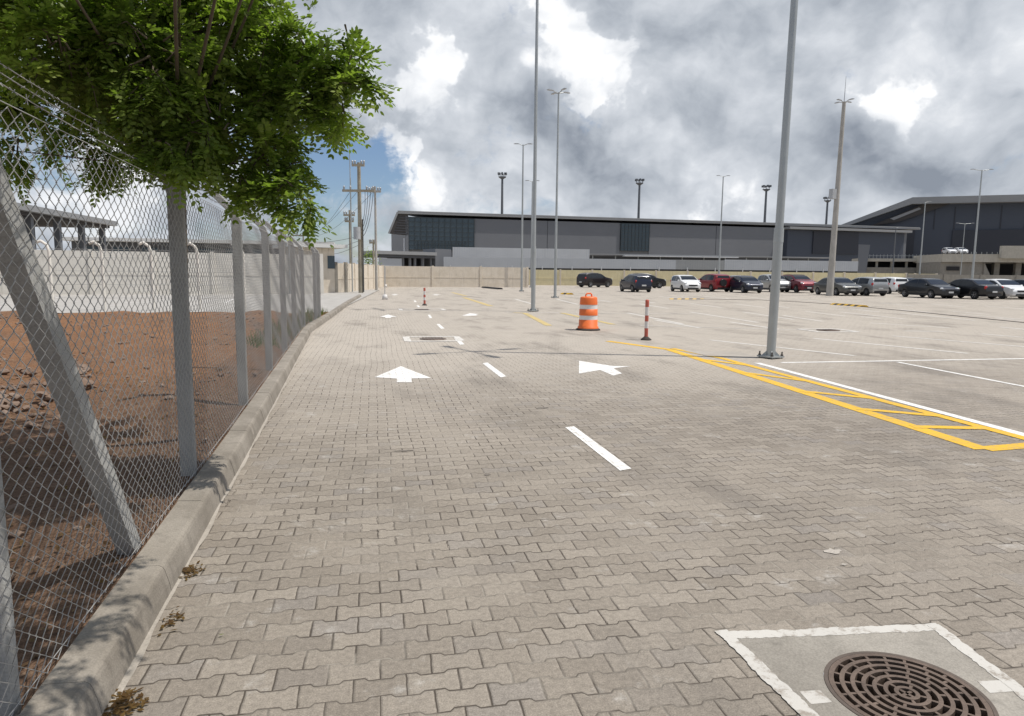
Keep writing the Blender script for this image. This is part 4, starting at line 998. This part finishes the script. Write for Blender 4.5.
# --- hoardings
t, L, sx, sz, bx = facade('metal_hoarding', 'long grey ribbed metal hoarding in front of the terminal', 'hoarding', 448, 102, 858, 112)
def ribbed(name, x0, x1, z0, z1, mat, y=0.0):
    m_ = MB(); m_.box(((x0 + x1) / 2, y + 0.1, (z0 + z1) / 2), (x1 - x0, 0.1, z1 - z0)); k = int((x1 - x0) / 0.38)
    for i in range(k + 1): m_.box((x0 + (x1 - x0) * i / k, y + 0.045, (z0 + z1) / 2), (0.10, 0.03, z1 - z0 - 0.02))
    m_.build(name, mat, t)
zb = sz(600, 268.5)
ribbed('panel', sx(444), sx(676), zb, sz(500, 257.5), M_HOARD)
ribbed('panel', sx(676.3), sx(724.5), zb, sz(700, 260), M_HOARDD)
ribbed('panel', sx(724.8), sx(858), zb, sz(760, 260), M_HOARD)
bx('base', sx(444), sx(858), 0, zb - 0.02, 0.05, 0.5, M_DARK)  # dark box standing in for the shadow below the raised panels
for k in range(14): bx('support', sx(450) + k * 4.6, sx(450) + k * 4.6 + 0.12, zb - 1.2, zb + 0.3, -0.3, -0.2, M_HOARDL)
t, L, sx, sz, bx = facade('metal_hoarding', 'short paler upper hoarding standing behind the long grey one', 'hoarding', 452, 108, 590, 113)
ribbed('panel', sx(453), sx(545), 0, sz(480, 247.5), M_HOARDL); ribbed('panel', sx(545.3), sx(589), 0, sz(570, 249), M_HOARDL)
t, L, sx, sz, bx = facade('covered_walkway', 'long thin flat walkway roof between hoarding and terminal', 'walkway', 590, 120, 860, 130)
bx('roof', sx(589), sx(830), sz(640, 255.5), sz(640, 254.3), 0, 3, M_ROOF); bx('roof', sx(622), sx(735), sz(690, 257.4), sz(690, 256.4), -1.2, -0.1, M_HOARDL)
for k in range(11): bx('column', sx(594) + k * 4.2, sx(594) + k * 4.2 + 0.15, 0, sz(640, 255.5) - .02, 1, 1.2, M_GALV)
bx('back_wall', sx(589), sx(830), 0, sz(640, 255.7), 3.05, 3.3, M_GREYD)
t, L, sx, sz, bx = facade('shelter', 'low open shelter with flat grey roof at the left foot of the terminal', 'shelter', 378, 96, 455, 104)
bx('roof', sx(378), sx(437), sz(400, 254.6), sz(400, 251.2), 0, 6, M_ROOF); bx('beam', sx(380), sx(437), sz(400, 257.5), sz(400, 254.8), 0.4, 5.5, M_GREYD)
bx('wall', sx(382), sx(403.6), 0, sz(390, 258.2), 0.5, 1, M_HOARD); bx('wall', sx(437.2), sx(453), 0, sz(445, 249), 0.5, 4, M_GREYP)
bx('back_wall', sx(404), sx(437), 0, sz(410, 257.5), 4.5, 5, M_DARK)
for px_ in (406, 413, 418, 426, 434): bx('column', sx(px_), sx(px_) + .3, 0, sz(410, 257.5), 1, 1.3, M_GREYP)
# --- elevated road at the right
t, L, sx, sz, bx = facade('viaduct', 'beige concrete elevated road with dark openings at the right edge', 'viaduct', 860, 128, 1130, 120)
bx('deck', sx(942), L, sz(960, 262), sz(960, 254), 0, 14, M_BEIGEL); bx('abutment', sx(942), sx(985), 0, sz(960, 262.2), 0.6, 12, M_BEIGE)
bx('parapet', sx(998), L, sz(1010, 258.5), sz(1010, 246), -1.0, -0.05, M_BEIGEL)
bx('underside', sx(985.2), L, 0, sz(1010, 263), 7, 12, M_DARK)
m_ = MB(); m_.slab([(sx(985), 0.3, 0), (sx(998), 0.3, 0), (sx(985), 0.3, sz(985, 262.3)), ], (0, 6, 0)); m_.build('ramp_wall', M_BEIGE, t)
bx('opening', sx(948), sx(961), sz(955, 270.5), sz(955, 266.5), 0.45, 0.58, M_DARK)
for k in range(3): bx('column', sx(1000 + 22 * k), sx(1000 + 22 * k) + 0.9, 0, sz(1010, 262.2), 2, 3, M_BEIGE)
for k in range(12): bx('railing_post', sx(945) + k * 0.85, sx(945) + k * 0.85 + 0.07, sz(960, 253.9), sz(960, 251.8), 0.3, 0.37, M_GALV)
t, L, sx, sz, bx = facade('access_ramp', 'low grey concrete ramp with railings left of the elevated road', 'ramp', 855, 140, 945, 136)
bx('wall', sx(858), sx(943), 0, sz(900, 267.5), 0, 6, M_BEIGE); bx('deck', sx(858), sx(943), sz(900, 261.5), sz(900, 258.5), 0, 6, M_BEIGEL)
bx('back_wall', sx(858), sx(943), sz(900, 267.4), sz(900, 261.6), 4, 5, M_DARK)
for k in range(6): bx('column', sx(862 + 15 * k), sx(862 + 15 * k) + 0.4, sz(900, 267.4), sz(900, 261.6), 1, 1.4, M_BEIGEL)
m_ = MB(); m_.slab([(sx(858), -0.6, 0), (sx(865), -0.6, 0), (sx(868), -0.6, sz(868, 245)), (sx(857), -0.6, sz(857, 244.5))], (0, 0.4, 0)); m_.build('screen', M_GREYP, t)
mm = MB()
for k in range(24): mm.box((sx(862) + k * 0.65, -0.02, sz(900, 256.8)), (0.05, 0.05, 1.0))
mm.box(((sx(862) + sx(943)) / 2, -0.02, sz(900, 255.8)), (sx(943) - sx(862), 0.05, 0.06)); mm.build('railing', M_GALV, t)
panel_wall('panel_wall', 'small bright yellow wall piece behind the silver hatchbacks', [flat(W(893, 280, 100)), flat(W(936, 280, 100))], 2.0, M_YELLOW, M_CREAM, 3.0)

# ------------------------------------------------------------------ utility poles and wires
def utility_pole(px, pb, d, ptop, label, arms, r0=0.18, r1=0.12, mat=None):
    b = flat(W(px, pb, d)); H = zat(px, ptop, d); t = thing('utility_pole', label, 'utility pole', b, -YAW, 'utility poles at the end of the fence')
    m_ = MB(); m_.tube([(0, 0, 0), (0, 0, H)], [r0, r1], 10); m_.build('pole', mat or M_WOOD, t)
    for (py, w) in arms:
        z = zat(px, py, d); m_ = MB(); m_.bar((-w, -r0 - .03, z), (w, -r0 - .03, z), 0.14, 0.16); m_.build('crossarm', mat or M_WOOD, t)
        for k in (-0.9, -0.5, 0.5, 0.9):
            m_ = MB(); m_.lathe((k * w, -r0 - .03, z + .08), [(0.03, 0), (0.08, .05), (0.05, .12), (0.09, .16), (0.04, .26), (0, .27)], 8); m_.build('insulator', M_LAMP, t)
    return t, H
tp, Hm = utility_pole(361, 293.4, 50, 165, 'tall weathered utility pole with wide crossarm at the end of the kerb', [(192.5, 1.15), (168, 0.45)])
m_ = MB(); m_.tube([(-.1, -.5, zat(361, 240, 50)), (-.1, -.5, zat(361, 228, 50))], 0.26, 12); m_.build('transformer', M_LAMP, tp)
m_ = MB()
for k in range(4):
    p0_, p1_, p2_ = Vector((0.45 + 0.2 * k, -0.2, zat(361, 192, 50))), Vector((0.5 + 0.1 * k, -0.25, zat(361, 216 + 5 * k, 50))), Vector((0.18, -0.2, zat(361, 226 + 4 * k, 50)))
    m_.tube([p0_ * (1 - f) ** 2 + p1_ * 2 * f * (1 - f) + p2_ * f * f for f in (0, .2, .4, .6, .8, 1)], 0.018, 4)
m_.tube([(0.22, -0.1, 0.1), (0.22, -0.1, zat(361, 220, 50))], 0.05, 6); m_.build('cables', M_CABLE, tp)
utility_pole(376.5, 288, 57, 188, 'slim pale utility pole just right of the tall weathered one', [(193, 0.5)], 0.12, 0.08, M_CPOLE)
utility_pole(351, 292, 62, 211, 'shorter dark utility pole left of the tall weathered one', [(216, 0.5), (222, 0.4)], 0.11, 0.08)
utility_pole(374, 291, 66, 240, 'small dark post between the tall weathered pole and the slim pale one', [(243, 0.35)], 0.10, 0.08)
utility_pole(305, 300, 90, 232, 'small far utility pole seen above the end of the fence', [(236, 1.4)], 0.13, 0.09)
utility_pole(352.5, 293, 52, 180, 'thin metal pole standing close left of the tall weathered pole', [], 0.05, 0.04, M_GALV)
m_ = MB()
a0 = W(345, 192.5, 50); a1 = W(377, 192.5, 50)
for (p, q_) in ((W(350, 192, 50), W(305, 236, 90)), (W(358, 191, 50), W(300, 236.5, 90)), (W(372, 193, 50), W(309, 236.4, 90)), (W(361, 240, 50), W(302, 240, 90)), (W(361, 244, 50), W(310, 246, 90)), (W(361, 236, 50), W(290, 233, 110))):
    pts = [p.lerp(q_, i / 12) - Z * (0.9 * math.sin(math.pi * i / 12)) for i in range(13)]; m_.tube(pts, 0.016, 4)
tag(m_.build('power_lines', M_CABLE), 'thin overhead power lines sagging left from the tall weathered utility pole', 'power lines')
# slim lamp post behind the tree on the left
far_post(290, 46, 176, 'thin lamp post partly behind the tree leaves beside the fence', 'tee', 0.07, armlen=0.5)
far_post(352, 70, 113, 'thin tee headed lamp post standing far behind the tree tips', 'tee', 0.07, armlen=1.0)
# shrub beyond the wall
b = flat(W(369, 266, 74)); t = thing('shrub', 'small green shrub above the boundary wall between the utility poles', 'shrub', b); m_ = MB(); m_.tube([(0, 0, 0), (0, 0, 2.4)], [0.1, 0.05], 6); m_.build('trunk', M_BARK, t)
m_ = MB(); zc = zat(369, 260, 74)
for i in range(500):
    v = Vector((random.gauss(0, .45), random.gauss(0, .4), zc + random.gauss(0, .55))); a = random.uniform(0, 6.28); w_ = 0.12
    u_ = Vector((math.cos(a), math.sin(a), random.uniform(-.6, .6))) * w_; x_ = Vector((-math.sin(a), math.cos(a), random.uniform(-.6, .6))) * w_ * .5
    m_.add([v - u_, v + x_, v + u_, v - x_], [(0, 1, 2, 3)])
m_.build('crown', M_LEAF, t, fix=False)

# ------------------------------------------------------------------ cars
def carpaint(name, col, metal=0.3, rough=0.32): return simple(name, col, rough, metal, 0.05, 1.0, 0.5, coat=0.35)
M_CARGLASS = simple('car_glass', (0.02, 0.024, 0.03), 0.1, 0, 0.05, 1, 0.4)
M_TYRE = simple('tyre', (0.022, 0.022, 0.022), 0.85)
M_RIM = simple('alloy_rim', (0.42, 0.42, 0.43), 0.35, 0.7)
M_RIMD = simple('dark_rim', (0.06, 0.06, 0.065), 0.5, 0.4)
M_HEADL = simple('headlight_lens', (0.62, 0.64, 0.66), 0.12, 0.2)
M_TAILL = simple('tail_light_lens', (0.42, 0.02, 0.02), 0.2)
M_TRIM = simple('black_trim', (0.02, 0.02, 0.022), 0.6)
M_PLATE = simple('number_plate', (0.55, 0.56, 0.56), 0.5)
# kind: L, W, H, belt height, bottom, stations of the roofline (x from rear -L/2 to front, z)
KINDS = {
 'sedan': dict(L=4.55, W=1.78, belt=0.92, prof=[(-2.275, 0.62), (-2.26, 0.86), (-2.20, 0.98), (-1.75, 1.03), (-1.55, 1.06), (-0.95, 1.38), (-0.55, 1.455), (0.0, 1.47), (0.35, 1.43), (0.62, 1.33), (1.25, 0.985), (1.5, 0.95), (1.95, 0.86), (2.18, 0.74), (2.275, 0.60)], cowl=1.22, rf=0.42, rr=-0.75, rb=-1.55, side=(-1.3, 1.05), trunk=True, wb=2.65),
 'hatch': dict(L=3.95, W=1.72, belt=0.95, prof=[(-1.975, 0.60), (-1.97, 0.92), (-1.955, 0.99), (-1.86, 1.35), (-1.68, 1.445), (-1.2, 1.50), (-0.6, 1.525), (-0.1, 1.51), (0.3, 1.43), (0.6, 1.31), (1.05, 1.06), (1.3, 0.99), (1.7, 0.89), (1.9, 0.75), (1.975, 0.60)], cowl=1.05, rf=0.25, rr=-1.80, rb=-1.97, side=(-1.45, 0.92), trunk=False, wb=2.48),
 'suv': dict(L=4.2, W=1.79, belt=1.06, prof=[(-2.10, 0.62), (-2.09, 1.02), (-2.07, 1.16), (-1.95, 1.47), (-1.72, 1.585), (-1.2, 1.645), (-0.6, 1.665), (-0.1, 1.64), (0.3, 1.55), (0.55, 1.44), (0.95, 1.20), (1.25, 1.13), (1.8, 1.04), (2.03, 0.86), (2.10, 0.66)], cowl=0.95, rf=0.22, rr=-1.88, rb=-2.08, side=(-1.62, 0.85), trunk=False, wb=2.55),
}
def make_car(kind, paint_mat, label, loc, heading, spare=False, dark_roof=None, rim=None, group='cars parked in the far rows'):
    K = KINDS[kind]; L, Wd, belt = K['L'], K['W'], K['belt']; hw = Wd / 2
    t = thing({'sedan': 'parked_sedan', 'hatch': 'parked_hatchback', 'suv': 'parked_suv'}[kind], label, 'car', flat(loc), heading, group)
    prof = K['prof']; rw = 0.31 if kind != 'suv' else 0.345; xr, xf = -K['wb'] / 2 - 0.05, K['wb'] / 2 + 0.0
    def top(x):
        for (xa, za), (xb, zb_) in zip(prof[:-1], prof[1:]):
            if xa <= x <= xb:
                f = (x - xa) / (xb - xa); return za + (zb_ - za) * f
        return prof[-1][1]
    def bot(x):
        z = 0.20 + 0.10 * max(0, (abs(x) - L / 2 + 0.45) / 0.45)
        for xc in (xr, xf):
            d = abs(x - xc); ra = rw + 0.05
            if d < ra: z = max(z, rw + math.sqrt(ra * ra - d * d) * 0.98)
        return z
    def taper(x): q_ = abs(x) / (L / 2); return 1 - 0.16 * q_ ** 5 - 0.015 * q_ ** 2
    def yy_(x, z):
        k = 1.0
        if z > belt: k = 1 - 0.20 * min(1, (z - belt) / 0.56) ** 1.15
        elif z < 0.45: k = 1 - 0.05 * (0.45 - z) / 0.25
        return hw * taper(x) * k
    xs = sorted(set([p_[0] for p_ in prof] + [round(-L / 2 + L * i / 44, 3) for i in range(45)] + [xc + sg * (rw + 0.05) * f for xc in (xr, xf) for sg in (-1, 1) for f in (0, .35, .7, .9, .985, 1.0)]))
    xs = [x for x in xs if -L / 2 <= x <= L / 2]
    rows = 9; m_ = MB(); vs = []
    for x in xs:
        tz, bz = top(x), bot(x); bz = min(bz, tz - 0.02); bl = min(belt, tz - 0.05); bl = max(bl, bz + 0.01)
        zs_ = [bz, bz + (bl - bz) * 0.35, bz + (bl - bz) * 0.7, bl, bl + (tz - bl) * 0.35, bl + (tz - bl) * 0.7, tz - 0.035 if tz - bl > 0.1 else tz - 0.02]
        ring_ = [(x, yy_(x, z), z) for z in zs_]
        ye = yy_(x, tz); ring_ += [(x, ye * 0.93, tz - 0.006), (x, ye * 0.55, tz + 0.012), (x, 0, tz + 0.016)]
        full = ring_ + [(a, -b_, c_) for a, b_, c_ in reversed(ring_[:-1])]
        vs += full; nr = len(full)
    nx = len(xs)
    fs = [(i * nr + k, i * nr + k + 1, (i + 1) * nr + k + 1, (i + 1) * nr + k) for i in range(nx - 1) for k in range(nr - 1)]
    fs += [(i * nr, (i + 1) * nr, (i + 1) * nr + nr - 1, i * nr + nr - 1) for i in range(nx - 1)]
    fs += [tuple(range(nr)), tuple(range((nx - 1) * nr, nx * nr))]
    m_.add(vs, fs, True)
    m_.build('body', paint_mat, t)
    if dark_roof:
        m_ = MB(); X = [K['rr'] + 0.1 + (K['rf'] - K['rr'] - 0.15) * i / 8 for i in range(9)]
        vs = [(x, y * yy_(x, top(x)) * 0.92, top(x) + 0.022) for x in X for y in (-1, -.5, 0, .5, 1)]
        m_.add(vs, [(i * 5 + k, i * 5 + k + 1, i * 5 + 6 + k, i * 5 + 5 + k) for i in range(8) for k in range(4)], True); m_.build('roof_panel', dark_roof, t)
    # glass
    def glass_strip(name, x0, x1, inset):
        m2 = MB(); n2 = 8; vs2 = []
        for i in range(n2 + 1):
            x = x0 + (x1 - x0) * i / n2
            for y in (-1, -0.5, 0, 0.5, 1):
                k = max(0.3, yy_(x, top(x)) * (0.93 - inset)); vs2.append((x, y * k, top(x) + 0.022 - 0.004 * abs(y)))
        m2.add(vs2, [(i * 5 + k, i * 5 + k + 1, i * 5 + 6 + k, i * 5 + 5 + k) for i in range(n2) for k in range(4)], True); return m2.build(name, M_CARGLASS, t)
    glass_strip('windscreen', K['rf'] + 0.03, K['cowl'] - 0.05, 0.04); glass_strip('rear_window', K['rb'] + 0.05, K['rr'] - 0.03, 0.06)
    x0, x1 = K['side']; xm = (x0 + x1) / 2 + 0.0
    for sg in (-1, 1):
        for (a, b_) in ((x0, xm - 0.035), (xm + 0.035, x1)):
            m2 = MB(); vs2 = []; n2 = 7
            for i in range(n2 + 1):
                x = a + (b_ - a) * i / n2; zb_ = belt + 0.03; zt_ = max(zb_ + 0.01, top(x) - 0.085)
                for f in (0, .5, 1): z = zb_ + (zt_ - zb_) * f; vs2.append((x, sg * (yy_(x, z) + 0.008), z))
            m2.add(vs2, [(i * 3 + k, i * 3 + k + 1, i * 3 + 4 + k, i * 3 + 3 + k) for i in range(n2) for k in range(2)], True); m2.build('side_window', M_CARGLASS, t)
        m2 = MB(); xq = x1 - 0.12; m2.lathe((xq, sg * (yy_(xq, belt) + 0.10), belt + 0.08), [(0.0, -0.07), (0.085, -0.06), (0.10, 0.0), (0.07, 0.06), (0.0, 0.07)], 10); m2.build('mirror', paint_mat, t)
        m2 = MB(); zq = belt - 0.14
        for xq in (x0 + 0.35, xm + 0.15): m2.box((xq, sg * (yy_(xq, zq) + 0.012), zq), (0.17, 0.03, 0.03))
        m2.build('door_handle', paint_mat, t)
        m2 = MB(); m2.bar((-L / 2 + .9 - .0, sg * (hw * 0.955), 0.27), (L / 2 - .95, sg * (hw * 0.955), 0.27), 0.06, 0.14); m2.build('sill', M_TRIM, t)
        # lights
        m2 = MB(); xh = L / 2 - 0.20; zh = top(L / 2 - 0.25) - 0.09; Rl = Matrix.Rotation(-sg * 0.62, 3, 'Z')
        m2.lathe((xh, sg * hw * 0.69, zh), [(0, -0.085), (0.10, -0.075), (0.155, 0), (0.10, 0.075), (0, 0.085)], 12, True, Matrix.Rotation(-sg * 0.55, 3, 'Z') @ Matrix.Diagonal((0.75, 1.55, 1.0))); m2.build('headlight', M_HEADL, t)
        m2 = MB(); xh = -L / 2 + 0.13; zt2 = 0.86 if kind == 'sedan' else belt + 0.0
        m2.lathe((xh, sg * hw * 0.755, zt2), [(0, -0.13), (0.10, -0.11), (0.14, 0), (0.10, 0.11), (0, 0.13)], 12, True, Matrix.Rotation(sg * 0.5, 3, 'Z') @ Matrix.Diagonal((0.8, 1.15, 1.0))); m2.build('tail_light', M_TAILL, t)
    m2 = MB(); m2.box((L / 2 - 0.035, 0, 0.60), (0.10, hw * 0.95, 0.13)); m2.box((L / 2 - 0.035, 0, 0.34), (0.09, hw * 1.2, 0.12)); m2.build('grille', M_TRIM, t)
    m2 = MB(); m2.box((L / 2 + 0.022, 0, 0.47), (0.02, 0.40, 0.12)); m2.build('number_plate', M_PLATE, t)
    m2 = MB(); m2.box((-L / 2 - 0.012, 0, 0.56 if kind == 'sedan' else 0.60), (0.03, 0.40, 0.12)); m2.build('number_plate', M_PLATE, t)
    m2 = MB(); m2.box((-L / 2 + 0.03, 0, 0.34), (0.1, hw * 1.35, 0.16)); m2.build('rear_bumper', M_TRIM, t)
    if spare:
        m2 = MB(); m2.tube([(-L / 2 - 0.02, 0.1, 0.86), (-L / 2 - 0.22, 0.1, 0.86)], [0.33, 0.31], 18); m2.build('spare_wheel', M_TRIM, t)
    for xw in (xr, xf):
        for sg in (-1, 1):
            yw = sg * (hw * taper(xw) - 0.105); Mx = Matrix.Rotation(math.pi / 2, 3, 'X')
            m2 = MB(); m2.lathe((xw, yw, rw), [(0.19, -0.10), (rw - 0.02, -0.105), (rw, -0.07), (rw, 0.07), (rw - 0.02, 0.105), (0.19, 0.10)], 22, True, Mx); w_ = m2.build('wheel', M_TYRE, t)
            m2 = MB(); c_ = Vector((xw, yw + sg * 0.085, rw)); m2.lathe(c_, [(0.195, -0.02), (0.205, 0.012), (0.18, 0.014), (0.175, -0.03)], 20, True, Mx)
            for k in range(5):
                a = k * 1.2566 + 0.3; e_ = c_ + Vector((math.cos(a), 0, math.sin(a))) * 0.185; m2.bar(c_, e_, 0.035, 0.06, (0, 1, 0))
            m2.tube([c_ - Vector((0, 0.025, 0)), c_ + Vector((0, 0.025, 0))], 0.05, 10); m2.build('rim', rim or M_RIM, w_)
            m2 = MB(); m2.tube([Vector((xw, yw - 0.02 * 1, rw)), Vector((xw, yw + 0.03, rw))], 0.188, 16); m2.build('brake_disc', M_TRIM, w_)
    # dark undertray
    m2 = MB(); m2.box((0, 0, 0.30), (L * 0.9, hw * 1.55, 0.2)); m2.build('undertray', M_TRIM, t)
    return t
lot = flat(G(755, 361)) - flat(G(1024, 435)); lot.normalize()                 # pointing away from the camera along the bays
H_AWAY = math.atan2(lot.y, lot.x); H_FRONT = H_AWAY + math.pi
def put(kind, mat, label, px, pb, head, rot=0.0, push=None, **kw):
    K = KINDS[kind]
    b = flat(G(px, pb)); vdir = flat(b).normalized()
    off = 0.9 if push is None else push
    return make_car(kind, mat, label, b + vdir * off, head + rot, **kw)
P_BLACK = carpaint('black_paint', (0.012, 0.013, 0.016)); P_BROWN = carpaint('dark_brown_paint', (0.022, 0.017, 0.019)); P_NAVY = carpaint('navy_paint', (0.014, 0.02, 0.042))
P_WHITE = carpaint('white_car_paint', (0.72, 0.73, 0.74), 0.0); P_RED = carpaint('red_paint', (0.24, 0.016, 0.024)); P_WINE = carpaint('wine_paint', (0.15, 0.014, 0.026))
P_SILVER = carpaint('silver_paint', (0.42, 0.43, 0.43), 0.5); P_GREY = carpaint('grey_paint', (0.105, 0.108, 0.105), 0.5); P_CHAR = carpaint('charcoal_paint', (0.028, 0.031, 0.036), 0.4)
HR = math.atan2(R0.y, R0.x)
put('suv', P_BROWN, 'dark brown sport utility vehicle seen side on before the yellow wall, leftmost of the cars', 594.5, 287.4, HR, 0.60)
put('suv', P_BLACK, 'black vehicle partly hidden behind the dark blue hatchback', 646, 288.2, HR, 0.15)
put('hatch', P_NAVY, 'dark blue hatchback showing its rear, second car from the left', 635, 292, H_AWAY, 0.10)
put('hatch', P_WHITE, 'white car facing the camera left of the red vehicle with a spare wheel', 685, 291.8, H_FRONT, 0.0)
put('suv', P_RED, 'red sport utility vehicle with spare wheel on its rear door', 712, 291.6, H_AWAY, 0.1, spare=True)
put('hatch', P_SILVER, 'silver car mostly hidden between the red vehicle and the navy one', 735, 288, H_AWAY, 0.0)
put('hatch', P_NAVY, 'dark navy hatchback facing the camera right of the red spare wheel vehicle', 745, 292.8, H_FRONT, 0.0)
put('suv', P_SILVER, 'silver car behind the nearest lamp post', 773, 292.0, H_FRONT, -0.05)
put('suv', P_WINE, 'wine red car with dark roof just right of the nearest lamp post', 797, 292.6, H_FRONT, 0.0, dark_roof=M_TRIM)
put('sedan', P_GREY, 'grey sedan parked behind the thick concrete lamp post', 836, 295.4, H_FRONT, 0.0)
put('hatch', P_SILVER, 'silver hatchback showing red tail light right of the grey sedan', 864, 295.6, H_AWAY, 0.05)
put('hatch', P_WHITE, 'white hatchback seen from behind left of the black sedan', 886, 293.8, H_AWAY, 0.05)
put('sedan', P_GREY, 'dark small car mostly hidden behind the left end of the black sedan', 903, 291.5, H_AWAY, 0.0)
put('sedan', P_CHAR, 'charcoal black sedan facing right, largest whole car in the row', 927, 298, H_FRONT, 0.05)
put('sedan', P_BLACK, 'black sedan showing red tail light left of the white sedan', 967, 298.6, H_AWAY, 0.1, push=0.2)
put('sedan', P_WHITE, 'white sedan with dark rims second from the right edge', 998, 299, H_FRONT, -0.04, push=1.6, rim=M_RIMD)
put('sedan', P_CHAR, 'dark sedan cut off by the right edge of the photo', 1028, 299, H_FRONT, -0.02, push=1.2)
# two small white vehicles on the elevated road
for px_, lab in ((948.8, 'tiny white car on the elevated road, left of two'), (960.2, 'tiny white car on the elevated road, right of two')):
    c_ = W(px_, 254.6, 150); o = make_car('hatch', P_WHITE, lab, c_, HR - 1.75, group='cars on the elevated road'); o.location.z = c_.z
